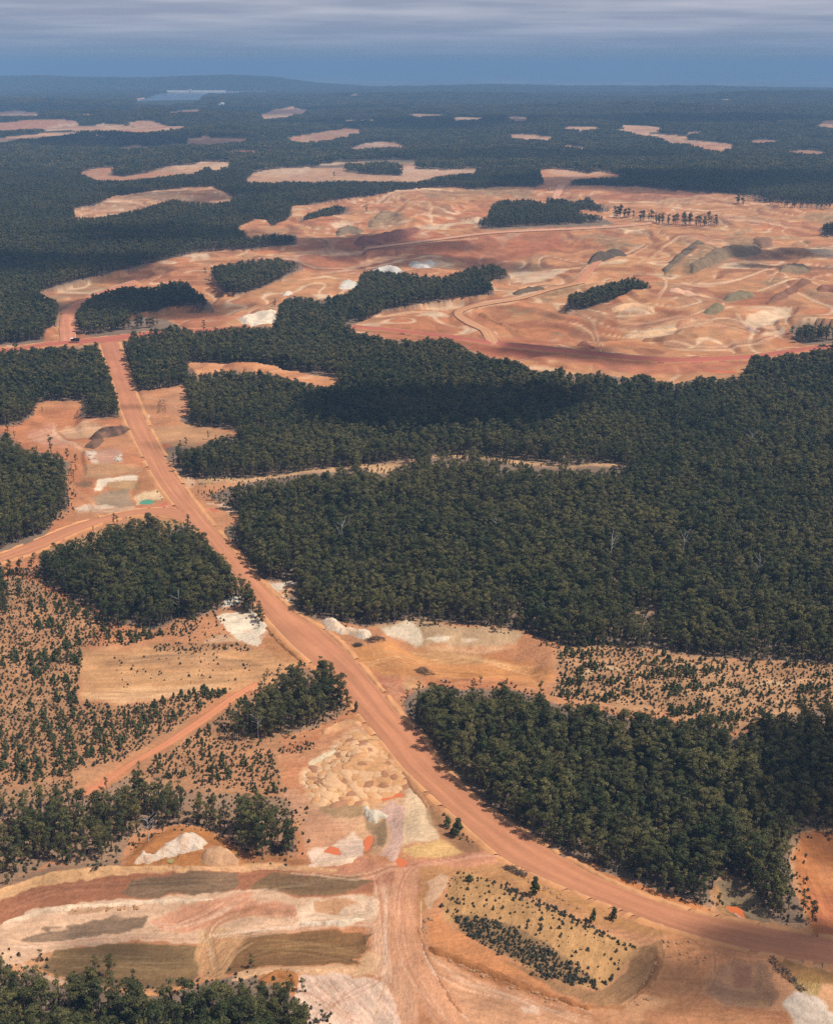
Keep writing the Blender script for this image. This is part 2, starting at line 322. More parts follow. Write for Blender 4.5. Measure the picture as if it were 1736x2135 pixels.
for a in [('A', (1250, 840), (1400, 820), (1736, 790), (1736, 900), (1500, 940), (1300, 935), (1150, 900)), ('B', (0, 800), (300, 790), (600, 780), (600, 830), (400, 870), (200, 890), (0, 900)),
          ('D', (1440, 190), (1500, 165), (1600, 122), (1642, 128), (1560, 167), (1470, 197)), ('D', (960, 165), (1080, 140), (1200, 130), (1210, 150), (1060, 190), (980, 195)),
          ('D', (300, 300), (600, 300), (640, 330), (500, 370), (330, 350)), ('B', (860, 960), (960, 930), (1020, 960), (1000, 1000), (900, 990)), ('D', (1660, 150), (1736, 130), (2000, 140), (2000, 170), (1700, 170)),
          ('B', (700, 640), (900, 610), (1200, 625), (1150, 650), (900, 645)), ('B', (20, 660), (80, 648), (140, 662), (80, 680), (30, 672)),
          ('D', (700, 330), (760, 340), (750, 370), (700, 360)), ('C', (540, 245), (640, 225), (700, 210), (780, 205), (900, 215), (1000, 235), (900, 290), (780, 290), (700, 250))]:
    paint((178, 104, 74), 10, 0.6, *a)
for a in [('D', (1000, 400), (1100, 395), (1110, 402), (1010, 408)), ('D', (1165, 466), (1330, 464), (1330, 473), (1175, 474)), ('D', (720, 430), (780, 432), (780, 437), (725, 436))]:
    paint((236, 130, 88), 2, 1, *a)
paint((196, 120, 88), 6, 0.8, 'D', (0, 300), (150, 318), (330, 345), (500, 362), (700, 380), (900, 402), (1080, 410), (1250, 405), (1400, 398), (1560, 375), (1736, 355), (2300, 340),
      (2300, 385), (1736, 395), (1560, 405), (1400, 440), (1250, 470), (1080, 480), (900, 470), (700, 440), (500, 410), (330, 380), (150, 345), (0, 325), 'C', (1560, 320), (1450, 285), (1600, 290))
paint((170, 96, 72), 8, 0.75, 'D', (0, 296), (300, 330), (600, 350), (640, 372), (520, 400), (560, 440), (700, 470), (600, 455), (440, 420), (330, 395), (150, 350), (0, 330))
# west clearing
paint(PINK, 10, 0.55, 'Q', (0, 150), (280, 60), (330, 180), (420, 250), (480, 330), (200, 340), (0, 260))
paint((232, 196, 152), 8, 0.5, 'Q', (420, 80), (700, 90), (800, 140), (620, 230), (400, 220), (330, 160))
paint((208, 158, 132), 6, 0.75, 'Q', (560, 380), (900, 360), (960, 420), (930, 520), (800, 540), (660, 520), (580, 470))
paint(WHITE, 3, 0.7, 'Q', (590, 380), (660, 380), (700, 440), (640, 480), (600, 450)); paint(WHITE, 3, 0.75, 'Q', (905, 470), (950, 440), (970, 520), (920, 525)); paint(WHITE, 3, 0.6, 'Q', (640, 500), (720, 500), (730, 535), (660, 530))
paint((196, 150, 106), 6, 0.8, 'Q', (560, 550), (800, 530), (1000, 560), (1180, 560), (1190, 610), (1000, 620), (800, 650), (600, 660))
paint((120, 100, 76), 5, 0.75, 'Q', (490, 690), (600, 676), (700, 685), (690, 710), (640, 740), (560, 740))
paint(WHITE, 3, 0.95, 'Q', (760, 670), (1100, 630), (1180, 640), (1160, 690), (860, 710), (800, 740), (700, 780))
paint((200, 160, 112), 4, 0.85, 'Q', (860, 705), (1170, 685), (1150, 760), (1060, 770), (870, 745))
paint((176, 150, 120), 6, 0.85, 'Q', (700, 830), (840, 760), (1060, 760), (1040, 820), (1080, 930), (900, 960), (680, 900), (660, 860))
paint((150, 128, 98), 4, 0.8, 'Q', (850, 770), (1050, 750), (1070, 770), (990, 800), (870, 800)); paint(WHITE, 5, 0.7, 'Q', (490, 960), (560, 930), (760, 900), (900, 960), (700, 990), (520, 1005))
paint((244, 206, 158), 4, 0.9, 'Q', (1090, 830), (1330, 785), (1390, 850), (1360, 900), (1330, 900), (1320, 870), (1240, 850), (1160, 870), (1150, 910), (1110, 920))
paint((190, 128, 82), 8, 0.8, 'Q', (1170, 660), (1280, 660), (1330, 740), (1290, 790), (1140, 800)); paint((212, 110, 84), 5, 0.6, 'Q', (1330, 990), (1400, 900), (1500, 880), (1570, 930), (1480, 1010))
paint((196, 150, 98), 6, 0.85, 'E', (180, 192), (330, 120), (470, 70), (590, 36), (700, 45), (760, 58), (740, 75), (650, 112), (600, 145), (540, 155), (430, 195), (380, 200), (330, 195), (260, 175))
paint((206, 158, 112), 8, 0.7, 'C', (600, 700), (780, 690), (860, 700), (990, 735), (880, 760), (840, 795), (720, 790), (640, 760))
paint((210, 150, 110), 6, 0.8, 'C', (690, 560), (765, 540), (790, 610), (740, 660), (700, 650))
paint(WHITE, 3, 0.7, 'Q', (1190, 20), (1215, 0), (1235, 70), (1210, 75)); paint(WHITE, 3, 0.7, 'Q', (1290, 270), (1340, 270), (1380, 370), (1330, 380)); paint((222, 120, 84), 3, 0.8, 'Q', (1380, 340), (1470, 340), (1470, 370), (1390, 370))
paint(PALE, 3, 0.8, 'C', (745, 900), (770, 915), (835, 920), (830, 930), (800, 960), (760, 920)); paint(WHITE, 3, 0.6, 'C', (850, 1012), (930, 1016), (980, 1060), (955, 1066), (925, 1030), (880, 1022))
# lower left fields
paint(LITTER, 8, 0.5, 'E', (640, 520), (820, 470), (950, 440), (1080, 420), (1060, 400), (1000, 400), (900, 430), (750, 470))
paint((192, 144, 102), 10, 0.75, 'E', (-400, 320), (170, 320), (420, 460), (330, 590), (320, 800), (-400, 1100), streak=(78, 40, 1.2, 0.25))
paint((192, 142, 100), 12, 0.7, 'E', (-400, 800), (320, 810), (480, 825), (820, 780), (980, 750), (700, 955), (540, 1055), (300, 1200), (-400, 1300))
paint((194, 142, 100), 12, 0.7, 'E', (560, 1074), (760, 950), (960, 800), (1090, 770), (1180, 900), (1160, 1074), 'G', (1180, 130), (800, 130), (600, 80))
paint((222, 166, 112), 12, 0.8, 'E', (330, 600), (600, 580), (900, 600), (1200, 600), (1290, 640), (1200, 660), (1100, 740), (900, 760), (640, 800), (480, 820), (340, 800), (325, 700), streak=(4, 80, 1.5, 0.3))
paint((240, 190, 138), 10, 0.6, 'E', (350, 780), (480, 760), (760, 750), (900, 745), (700, 790), (540, 810), (400, 810), streak=(4, 80, 1.5, 0.3))
paint((176, 132, 92), 6, 0.6, 'E', (600, 570), (760, 560), (1040, 572), (1040, 600), (800, 612), (640, 600))
paint((186, 138, 98), 6, 0.45, 'E', (440, 640), (700, 618), (900, 630), (1090, 650), (900, 680), (700, 660), (500, 655))
paint(WHITE, 2.5, 1.0, 'K', (180, 630), (250, 580), (420, 550), (560, 545), (690, 515), (750, 570), (780, 640), (840, 740), (760, 800), (680, 880), (720, 990), (660, 1010), (560, 960), (430, 890), (340, 820), (270, 720), streak=(40, 25, 0.8, 0.18))
paint((240, 186, 146), 5, 0.6, 'K', (480, 770), (540, 740), (620, 760), (600, 810), (520, 815))
paint((226, 190, 150), 8, 0.6, 'K', (0, 930), (270, 840), (400, 900), (560, 960), (300, 960), (0, 970))
paint((240, 226, 206), 3, 0.95, 'K', (225, 400), (290, 350), (460, 335), (470, 400), (340, 470), (240, 460))
paint((242, 220, 190), 3, 0.95, 'K', (750, 150), (900, 140), (1100, 145), (1300, 150), (1310, 190), (1200, 220), (1130, 180), (1060, 240), (1000, 270), (900, 200))
paint((242, 220, 190), 3, 0.9, 'K', (1020, 310), (1080, 330), (1150, 370), (1140, 400), (1070, 380))
paint((196, 134, 84), 5, 0.7, 'E', (1080, 560), (1150, 520), (1220, 590), (1260, 640), (1180, 640), (1100, 590))
# the eastern bowl
paint((222, 152, 92), 8, 0.9, 'M', (350, 360), (560, 330), (700, 300), (1000, 330), (1736, 390), (2200, 450), (2420, 560), (2420, 700), (2300, 800), (2000, 800), (1736, 760), (1300, 740), (1180, 660), (900, 640), (640, 620), (450, 500), streak=(5, 60, 1.5, 0.2))
paint((206, 168, 126), 5, 0.95, 'M', (600, 170), (700, 140), (900, 105), (1100, 108), (1300, 140), (1736, 180), (2100, 205), (2060, 300), (1900, 320), (1500, 300), (1200, 280), (1000, 310), (760, 240), streak=(88, 14, 1.0, 0.18))
paint(WHITE, 4, 0.8, 'M', (640, 190), (760, 150), (930, 115), (1000, 180), (1090, 260), (1000, 305), (860, 270), (720, 240)); paint(WHITE, 3, 0.9, 'M', (1100, 232), (1250, 230), (1370, 240), (1340, 265), (1200, 262), (1110, 250))
paint(WHITE, 3, 0.7, 'M', (1460, 255), (1530, 250), (1640, 255), (1620, 278), (1480, 265)); paint((246, 200, 150), 8, 0.6, 'M', (1100, 300), (1736, 330), (2000, 340), (1700, 370), (1200, 350))
paint((178, 138, 92), 8, 0.55, 'M', (900, 330), (1200, 330), (1736, 385), (1736, 430), (1400, 420), (1050, 390)); paint((176, 116, 60), 10, 0.6, 'M', (1480, 600), (1600, 530), (1800, 560), (1700, 620), (1560, 640))
paint((212, 136, 98), 10, 0.7, 'M', (450, 520), (700, 640), (900, 640), (1000, 750), (1180, 770), (1000, 900), (850, 920), (700, 850), (560, 680), streak=(-12, 30, 0.8, 0.25))
paint((238, 186, 128), 8, 0.7, 'M', (920, 700), (1080, 650), (1200, 740), (1080, 830), (930, 830)); paint((206, 160, 140), 4, 0.7, 'M', (1320, 660), (1400, 645), (1450, 680), (1380, 700))
paint(PALE, 3, 0.6, 'M', (750, 850), (890, 830), (900, 850), (770, 865)); paint(PALE, 3, 0.5, 'M', (720, 895), (900, 880), (880, 900), (740, 905))
paint((206, 128, 84), 12, 0.7, 'F', (-60, 720), (200, 700), (400, 690), (440, 760), (300, 770), (100, 760), streak=(50, 20, 0.9, 0.25))
paint((196, 150, 106), 10, 0.75, 'F', (590, 590), (800, 565), (1000, 600), (1200, 630), (1736, 650), (2300, 660), (2300, 800), (1736, 830), (1300, 930), (1050, 850), (800, 820), (560, 780), (590, 700), streak=(8, 60, 1.6, 0.35))
paint((240, 200, 150), 4, 0.6, 'F', (700, 680), (800, 650), (960, 670), (800, 672), (700, 700)); paint((240, 200, 150), 4, 0.6, 'F', (1380, 725), (1450, 715), (1600, 735), (1500, 745))
# around the dumped heaps
paint((216, 152, 108), 10, 0.8, 'J', (430, 230), (700, 130), (830, 160), (1000, 320), (1240, 620), (1300, 680), (1000, 600), (640, 340), (560, 420), (200, 560), (0, 560), (0, 480), (200, 430), streak=(24, 12, 1.0, 0.3))
paint((240, 196, 150), 14, 0.6, 'J', (600, 300), (760, 180), (1000, 300), (1320, 700), (1480, 960), (1600, 1200), (1450, 1330), (1200, 1420), (1000, 1500), (700, 1250), (300, 1050), (220, 700))
paint((230, 176, 120), 8, 0.9, 'J', (690, 260), (740, 240), (930, 260), (1000, 330), (1140, 500), (1230, 600), (1290, 690), (1310, 800), (1200, 820), (1000, 900), (1020, 990), (860, 975), (750, 975),
      (480, 970), (400, 1000), (330, 920), (260, 750), (250, 680), (330, 600), (400, 560), (560, 440), (640, 360))
paint(WHITE, 4, 0.6, 'J', (260, 680), (360, 640), (370, 800), (400, 900), (330, 920), (270, 800)); paint((244, 226, 186), 3, 0.7, 'J', (280, 590), (540, 380), (570, 400), (420, 540), (300, 600))
paint((150, 122, 82), 5, 0.7, 'J', (400, 1000), (480, 972), (860, 978), (840, 1070), (700, 1105), (500, 1115), (340, 1040))  # slope under the heaps, its shade painted into the ground as green-brown
paint((222, 164, 124), 10, 0.8, 'J', (0, 850), (150, 830), (260, 960), (400, 1060), (560, 1130), (760, 1170), (700, 1260), (430, 1390), (260, 1440), (180, 1250), (100, 1000))
paint((250, 214, 184), 5, 0.9, 'J', (280, 1450), (430, 1390), (600, 1290), (750, 1220), (860, 1290), (820, 1480), (700, 1530), (300, 1570))
paint((150, 124, 90), 5, 0.75, 'J', (840, 1060), (980, 1160), (1080, 1100), (1110, 1080), (1100, 1180), (1020, 1400), (960, 1380), (960, 1240), (900, 1160))
paint((222, 178, 156), 4, 0.95, 'J', (1010, 1010), (1180, 920), (1300, 960), (1290, 1080), (1230, 1350), (1180, 1540), (1020, 1500), (1080, 1330), (1120, 1200), (1110, 1070), streak=(82, 20, 0.7, 0.2))
paint((240, 206, 164), 8, 0.8, 'J', (1290, 670), (1340, 760), (1430, 880), (1480, 960), (1560, 1060), (1600, 1200), (1580, 1290), (1450, 1320), (1300, 1330), (1230, 1400), (1280, 1100), (1310, 900))
paint((238, 190, 124), 6, 0.9, 'J', (1230, 1400), (1600, 1290), (1800, 1350), (1900, 1400), (1700, 1460), (1330, 1500), (1240, 1460)); paint((176, 128, 88), 6, 0.7, 'J', (1250, 640), (1400, 720), (1700, 1060), (1640, 1200), (1500, 960), (1340, 760))
paint((150, 112, 78), 6, 0.6, 'H', (30, 130), (90, 180), (180, 260), (280, 330), (230, 350), (120, 300), (60, 230))
# junction apron
paint((206, 140, 106), 10, 0.9, 'G', (1300, 440), (1420, 400), (1500, 380), (1640, 420), (1736, 400), (1736, 600), (1600, 640), (1540, 520), streak=(60, 16, 0.7, 0.2))
paint((226, 170, 132), 12, 0.8, 'G', (1540, 500), (1640, 480), (1700, 900), (1736, 1074), (1640, 1074), (1600, 900), (1540, 850), (1560, 700), (1500, 640), streak=(86, 30, 0.6, 0.22))
# works south west of the junction
paint((222, 152, 114), 5, 0.95, 'H', (330, 322), (200, 352), (100, 375), (0, 394), (-120, 402), (-140, 440), (-40, 440), (30, 427), (130, 416), (250, 407), (400, 392), streak=(12, 40, 0.8, 0.14))
paint((228, 164, 122), 8, 0.85, 'H', (-100, 405), (-5, 430), (-22, 470), (-12, 560), (0, 700), (40, 820), (110, 940), (215, 1090), (330, 1250), (150, 1250), (60, 1090), (-20, 960), (-80, 850), (-110, 700), (-115, 520), streak=(96, 40, 0.8, 0.16))
paint((222, 142, 84), 4, 0.85, 'H', (130, 0), (240, 130), (320, 190), (460, 280), (560, 330), (640, 392), (800, 452), (1000, 522), (1205, 592), (1210, 612), (1000, 545), (800, 478), (640, 418), (540, 358), (440, 300), (300, 212), (200, 120), (100, 0))
paint((226, 162, 96), 4, 0.85, 'H', (370, 390), (520, 478), (700, 560), (860, 640), (1030, 690), (1000, 704), (850, 668), (690, 594), (500, 512), (380, 434))
paint((178, 116, 82), 3, 1.0, 'G', (-500, 640), (0, 535), (300, 474), (560, 450), (900, 440), (1400, 440), (1560, 470), (1540, 520), (1290, 542), (960, 542), (700, 547), (330, 572), (0, 640), (-500, 760), streak=(6, 60, 0.8, 0.16))
paint((236, 182, 128), 3, 0.95, 'G', (-500, 560), (0, 505), (100, 470), (300, 440), (480, 420), (900, 415), (1250, 415), (1400, 430), (1400, 442), (900, 440), (560, 450), (300, 474), (0, 537), (-500, 640), streak=(90, 8, 1.2, 0.2))
ST = (4, 70, 0.9, 0.35)
paint(GREY, 3, 0.9, 'G', (520, 545), (550, 490), (620, 460), (800, 447), (970, 448), (990, 490), (950, 530), (880, 542), (700, 545), streak=ST)
paint((140, 110, 76), 3, 0.9, 'G', (1050, 520), (1090, 475), (1250, 455), (1480, 445), (1545, 470), (1500, 505), (1400, 525), (1250, 535), (1100, 537), streak=ST)
paint(PALE, 4, 1.0, 'G', (0, 645), (150, 598), (330, 568), (700, 549), (880, 546), (990, 512), (1060, 522), (1200, 542), (1300, 547), (1550, 522), (1570, 640), (1450, 660), (1100, 665), (1030, 690), (840, 720),
      (600, 715), (250, 735), (130, 800), (40, 820), (-200, 800), (-200, 700), streak=(12, 30, 0.7, 0.22))
paint((244, 206, 170), 3, 0.8, 'G', (1240, 600), (1300, 550), (1550, 530), (1565, 610), (1480, 640), (1260, 638)); paint((206, 146, 98), 4, 0.8, 'G', (1300, 560), (1400, 545), (1490, 555), (1400, 610), (1320, 600))
paint((224, 150, 112), 6, 0.7, 'G', (640, 640), (760, 600), (900, 560), (1010, 520), (1060, 540), (1040, 570), (1240, 575), (1230, 620), (1000, 620), (860, 670), (700, 670), streak=(28, 30, 0.8, 0.3))
paint((242, 200, 162), 3, 0.8, 'G', (10, 640), (150, 600), (330, 572), (640, 556), (880, 550), (880, 566), (640, 575), (340, 596), (160, 622), (20, 665)); paint((184, 132, 88), 3, 0.6, 'G', (270, 590), (600, 570), (600, 590), (300, 605))
paint((132, 106, 82), 4, 0.85, 'G', (90, 712), (200, 657), (330, 632), (480, 616), (650, 612), (620, 660), (500, 692), (300, 707), (150, 722), streak=(9, 60, 0.9, 0.4))
paint((150, 118, 78), 4, 0.95, 'G', (170, 830), (250, 740), (400, 727), (600, 721), (830, 725), (845, 850), (770, 915), (640, 935), (480, 915), (300, 890), (200, 860), streak=(2, 70, 0.8, 0.3))
paint((146, 106, 66), 2, 0.95, 'G', (940, 872), (1000, 780), (1030, 690), (1100, 668), (1400, 672), (1560, 690), (1520, 735), (1540, 745), (1505, 775), (1525, 790), (1480, 800), (1495, 830), (1200, 832), (1000, 862), streak=(5, 80, 0.8, 0.3))
paint((216, 170, 118), 8, 0.55, 'G', (825, 680), (900, 660), (1045, 690), (1025, 740), (940, 880), (850, 880), (838, 760), streak=(62, 26, 0.7, 0.35))
paint((240, 190, 142), 4, 0.85, 'G', (1000, 864), (1200, 836), (1490, 834), (1530, 760), (1580, 800), (1560, 870), (1250, 872), (960, 900))
paint((192, 130, 76), 5, 0.9, 'G', (1080, 880), (1200, 850), (1240, 890), (1250, 960), (1160, 940))
paint((244, 206, 178), 6, 0.9, 'G', (1250, 880), (1400, 862), (1600, 900), (1640, 1074), (1660, 1300), (1300, 1300), (1240, 960), streak=(-55, 30, 0.9, 0.28))
paint((196, 128, 72), 6, 0.95, 'G', (480, 418), (560, 330), (620, 285), (720, 258), (830, 266), (960, 330), (1000, 380), (1000, 418), (850, 428), (600, 424))
paint((206, 150, 108), 6, 0.8, 'G', (830, 380), (920, 355), (990, 390), (990, 415), (850, 415)); paint((170, 116, 72), 6, 0.7, 'G', (1000, 340), (1220, 385), (1280, 400), (1240, 415), (1010, 415))
paint((142, 124, 104), 8, 0.7, 'G', (-400, 560), (0, 480), (150, 425), (300, 412), (480, 385), (500, 410), (300, 440), (100, 470), (0, 505), (-400, 640))
# rehabilitated block inside the bend
paint((204, 146, 92), 6, 0.8, 'H', (-20, 400), (250, 405), (360, 388), (440, 440), (640, 530), (860, 640), (1040, 690), (1010, 720), (900, 700), (700, 640), (500, 540), (300, 470), (150, 440), (90, 560), (0, 620))
paint((206, 156, 100), 4, 0.9, 'H', (100, 600), (150, 450), (220, 430), (340, 490), (420, 530), (560, 590), (740, 670), (905, 755), (880, 800), (780, 940), (600, 900), (430, 830), (280, 740), (150, 660), streak=(72, 30, 0.8, 0.2))
paint((150, 116, 82), 4, 0.75, 'H', (150, 625), (260, 635), (380, 685), (520, 760), (640, 830), (740, 890), (740, 912), (640, 912), (500, 862), (350, 782), (200, 702))
paint((172, 128, 86), 4, 0.9, 'H', (905, 750), (1000, 738), (1015, 820), (965, 920), (880, 985), (780, 1005), (690, 985), (560, 930), (420, 860), (330, 800), (430, 835), (600, 905), (780, 942), (850, 870), streak=(35, 40, 0.8, 0.3))
paint((224, 148, 92), 10, 0.8, 'H', (30, 640), (100, 620), (150, 680), (300, 770), (560, 935), (700, 1000), (600, 980), (400, 880), (250, 840), (80, 760))
paint((178, 116, 68), 5, 0.75, 'H', (80, 760), (250, 830), (420, 900), (600, 960), (700, 1000), (900, 1010), (880, 1030), (680, 1010), (560, 985), (400, 935), (240, 880), (120, 810))
paint((232, 172, 128), 10, 0.75, 'H', (40, 780), (120, 820), (260, 890), (420, 945), (600, 1000), (760, 1074), (900, 1300), (300, 1300), (200, 1074), streak=(-22, 50, 0.8, 0.3))
paint((250, 214, 184), 3, 0.7, 'H', (430, 1010), (500, 1005), (530, 1040), (450, 1040)); paint((240, 196, 160), 4, 0.6, 'H', (20, 480), (100, 440), (140, 470), (80, 560), (40, 600))
paint((206, 140, 92), 8, 0.7, 'H', (1010, 700), (1200, 740), (1260, 780), (1220, 830), (1200, 930), (1100, 1000), (960, 960), (1020, 830))
paint((168, 128, 98), 8, 0.75, 'H', (1225, 830), (1300, 790), (1450, 800), (1500, 850), (1525, 960), (1480, 1020), (1300, 1000), (1210, 930)); paint((150, 100, 78), 4, 0.6, 'H', (1310, 810), (1400, 805), (1400, 880), (1320, 900))
paint((190, 150, 92), 4, 0.6, 'H', (1420, 965), (1460, 960), (1455, 1000), (1425, 1000)); paint((196, 132, 88), 6, 0.8, 'H', (1200, 930), (1300, 1000), (1480, 1020), (1560, 1030), (1560, 1300), (900, 1300), (960, 1040))
paint((246, 222, 196), 6, 0.9, 'H', (1540, 990), (1600, 930), (1660, 920), (1740, 1020), (1900, 1100), (1900, 1300), (1640, 1300), (1580, 1074), streak=(-50, 26, 0.9, 0.25))
paint((196, 160, 96), 5, 0.8, 'H', (1560, 860), (1640, 850), (1720, 870), (1700, 960), (1620, 930), streak=(70, 14, 0.8, 0.5)); paint((168, 122, 66), 6, 0.8, 'H', (1490, 790), (1600, 815), (1736, 850), (1900, 900), (1900, 940), (1700, 900), (1560, 860))
paint((206, 128, 74), 10, 0.9, 'H', (1558, 290), (1650, 268), (1736, 262), (2500, 262), (2500, 780), (1736, 745), (1650, 660), (1620, 600), (1590, 480)); paint((190, 112, 78), 16, 0.6, 'H', (1640, 500), (1736, 470), (2200, 470), (2200, 740), (1736, 730), (1660, 640))
paint((236, 160, 104), 12, 0.5, 'H', (1640, 380), (1736, 360), (1900, 380), (1900, 460), (1700, 450))
paint((156, 132, 100), 4, 0.95, 'H', (1222, 585), (1242, 490), (1280, 458), (1360, 478), (1405, 510), (1445, 580), (1475, 640), (1300, 625)); paint((206, 150, 96), 5, 0.8, 'H', (1222, 600), (1235, 500), (1260, 500), (1262, 600), (1300, 625), (1260, 635))
paint((250, 196, 170), 2, 0.95, 'H', (1290, 600), (1300, 585), (1335, 600), (1350, 628), (1310, 622))
paint((210, 158, 104), 4, 0.8, 'H', (1240, 630), (1480, 648), (1620, 660), (1640, 690), (1500, 690), (1300, 655))
# tyre and blade marks: bundles of thin curved lines on the ground
trng = random.Random(21)
def bundle(fr, path, n, spread, w, cols, stg=.45):
    p = np.array(P(fr, *path)); m = []
    for i in range(len(p) - 1):
        p0 = p[max(i - 1, 0)]; p1 = p[i]; p2 = p[i + 1]; p3 = p[min(i + 2, len(p) - 1)]
        for k in range(5):
            t = k / 5; m.append(0.5 * ((2 * p1) + (-p0 + p2) * t + (2 * p0 - 5 * p1 + 4 * p2 - p3) * t * t + (-p0 + 3 * p1 - 3 * p2 + p3) * t ** 3))
    m.append(p[-1]); m = np.array(m); d = np.gradient(m, axis=0); nn = np.stack([-d[:, 1], d[:, 0]], 1) / (np.linalg.norm(d, axis=1, keepdims=True) + 1e-6)
    for j in range(n):
        o0, o1, o2 = [trng.uniform(-spread, spread) for _ in range(3)]; k = np.linspace(0, 1, len(m))
        off = o0 * (1 - k) ** 2 + 2 * o1 * k * (1 - k) + o2 * k ** 2
        a0 = int(trng.uniform(0, .35) * len(m)); a1 = int(trng.uniform(.65, 1) * len(m)) + 1; q = (m + nn * off[:, None])[a0:a1]; qn = nn[a0:a1]
        if len(q) < 3: continue
        ww = w * trng.uniform(.6, 1.4)
        PAINT.append(([tuple(v) for v in q + qn * ww] + [tuple(v) for v in (q - qn * ww)[::-1]], trng.choice(cols), .9, stg * trng.uniform(.6, 1.2), 'line'))
CW = [(252, 214, 180), (206, 140, 100), (196, 128, 90), (250, 206, 168)]
CT = [(236, 196, 146), (182, 136, 94), (168, 122, 82)]
bundle('G', [(1010, 520), (900, 600), (720, 655), (640, 650)], 12, 16, 1.6, CW); bundle('G', [(1240, 590), (1000, 600), (870, 670), (885, 860)], 12, 16, 1.6, CW + CT)
bundle('G', [(1045, 690), (970, 760), (905, 885)], 9, 14, 1.3, CT, .42); bundle('G', [(860, 660), (885, 760), (905, 885)], 9, 12, 1.3, CT, .42)
bundle('G', [(1600, 450), (1605, 700), (1610, 900), (1550, 1074)], 22, 24, 1.5, CW); bundle('G', [(1560, 655), (1300, 650), (1050, 678), (860, 700)], 10, 9, 1.5, CW)
bundle('G', [(1660, 420), (1480, 470), (1300, 445), (1100, 440)], 10, 10, 1.5, CW); bundle('G', [(1290, 880), (1400, 990), (1500, 1090)], 14, 40, 1.5, CW); bundle('G', [(1600, 890), (1420, 960), (1300, 1090)], 8, 40, 1.3, CW)
bundle('G', [(60, 740), (250, 715), (500, 700), (830, 700)], 10, 7, 1.4, CW); bundle('G', [(30, 770), (120, 840), (300, 910), (600, 950)], 8, 8, 1.4, CW)
bundle('G', [(180, 800), (400, 780), (640, 800), (830, 790)], 12, 34, 1.2, [(182, 148, 104), (126, 100, 66)], .5); bundle('G', [(1010, 770), (1200, 740), (1400, 750), (1530, 770)], 14, 34, 1.2, [(178, 140, 92), (116, 88, 52)], .5)
bundle('G', [(540, 510), (760, 490), (980, 490)], 9, 20, 1.2, [(168, 140, 104), (112, 92, 70)], .5); bundle('G', [(1080, 505), (1300, 490), (1520, 470)], 9, 14, 1.2, [(176, 144, 104), (116, 94, 68)], .5); bundle('G', [(0, 590), (300, 520), (560, 490)], 9, 22, 1.3, [(198, 138, 102), (160, 100, 70)], .4)
bundle('H', [(-100, 520), (-60, 800), (60, 1000), (140, 1100)], 10, 26, 1.4, CW, .4); bundle('H', [(20, 560), (40, 780), (130, 930), (240, 1100)], 6, 6, 1.3, [(176, 112, 76), (250, 206, 168)], .7)
bundle('H', [(60, 800), (250, 900), (500, 985), (760, 1080)], 14, 26, 1.5, CW, .45); bundle('H', [(900, 765), (985, 765), (1000, 840), (940, 930), (860, 985), (780, 1000)], 8, 8, 1.3, [(196, 150, 104), (146, 106, 70)], .55)
bundle('H', [(990, 720), (1020, 800), (1000, 900), (930, 990)], 5, 5, 1.3, [(150, 104, 68), (214, 150, 104)], .6); bundle('H', [(1030, 710), (1200, 760), (1210, 880), (1120, 980)], 10, 30, 1.5, [(226, 164, 118), (176, 116, 78)], .4)
bundle('H', [(1240, 1010), (1400, 1040), (1560, 1090)], 8, 24, 1.5, [(226, 164, 118), (176, 116, 78)], .4); bundle('H', [(1620, 420), (1680, 520), (1736, 640)], 10, 40, 1.8, [(232, 150, 92), (170, 100, 64)], .4)
bundle('E', [(340, 790), (640, 775), (980, 742)], 12, 16, 1.2, [(246, 196, 148), (196, 142, 98)], .45); bundle('E', [(440, 645), (760, 617), (1090, 652)], 10, 10, 1.2, [(172, 128, 90), (236, 186, 136)], .5); bundle('E', [(400, 700), (700, 690), (1150, 680)], 10, 22, 1.2, [(186, 138, 96), (238, 186, 136)], .35)
bundle('M', [(400, 560), (800, 480), (1300, 440)], 12, 18, 1.2, [(248, 196, 140), (190, 124, 72)], .4); bundle('M', [(1000, 330), (1700, 400), (2350, 540)], 12, 20, 1.2, [(248, 196, 140), (186, 124, 74)], .4); bundle('M', [(1300, 690), (1800, 720), (2300, 760)], 10, 14, 1.2, [(240, 178, 126), (180, 108, 70)], .45)
bundle('M', [(640, 700), (850, 780), (900, 900)], 8, 16, 1.2, [(244, 190, 156), (190, 116, 84)], .4); bundle('K', [(200, 640), (500, 620), (760, 700), (660, 960)], 12, 14, 1.0, [(232, 196, 156), (255, 240, 216)], .5)
bundle('Q', [(0, 220), (280, 120), (500, 90), (900, 30)], 10, 16, 1.2, [(246, 196, 152), (190, 116, 76)], .45); bundle('Q', [(290, 60), (300, 160), (480, 300), (620, 370)], 8, 8, 1.2, [(246, 200, 160), (186, 112, 78)], .5); bundle('Q', [(500, 980), (800, 1000), (1150, 950)], 8, 6, 1.1, [(250, 220, 184), (190, 120, 86)], .5)
bundle('Q', [(430, 640), (480, 780), (640, 900), (700, 980)], 8, 12, 1.2, [(236, 180, 130), (176, 112, 74)], .5); bundle('Q', [(1080, 930), (1250, 960), (1450, 920)], 6, 6, 1.1, [(226, 120, 92), (246, 190, 156)], .6)
bundle('H', [(370, 355), (200, 378), (0, 412), (-150, 430)], 10, 8, 1.4, [(238, 176, 138), (196, 124, 90), (244, 196, 160)], .5); bundle('H', [(340, 345), (160, 385), (0, 420), (-60, 520), (-60, 700)], 8, 8, 1.4, [(238, 176, 138), (196, 124, 90)], .45)
CM = [(250, 208, 168), (172, 108, 76), (160, 110, 80), (246, 196, 152)]
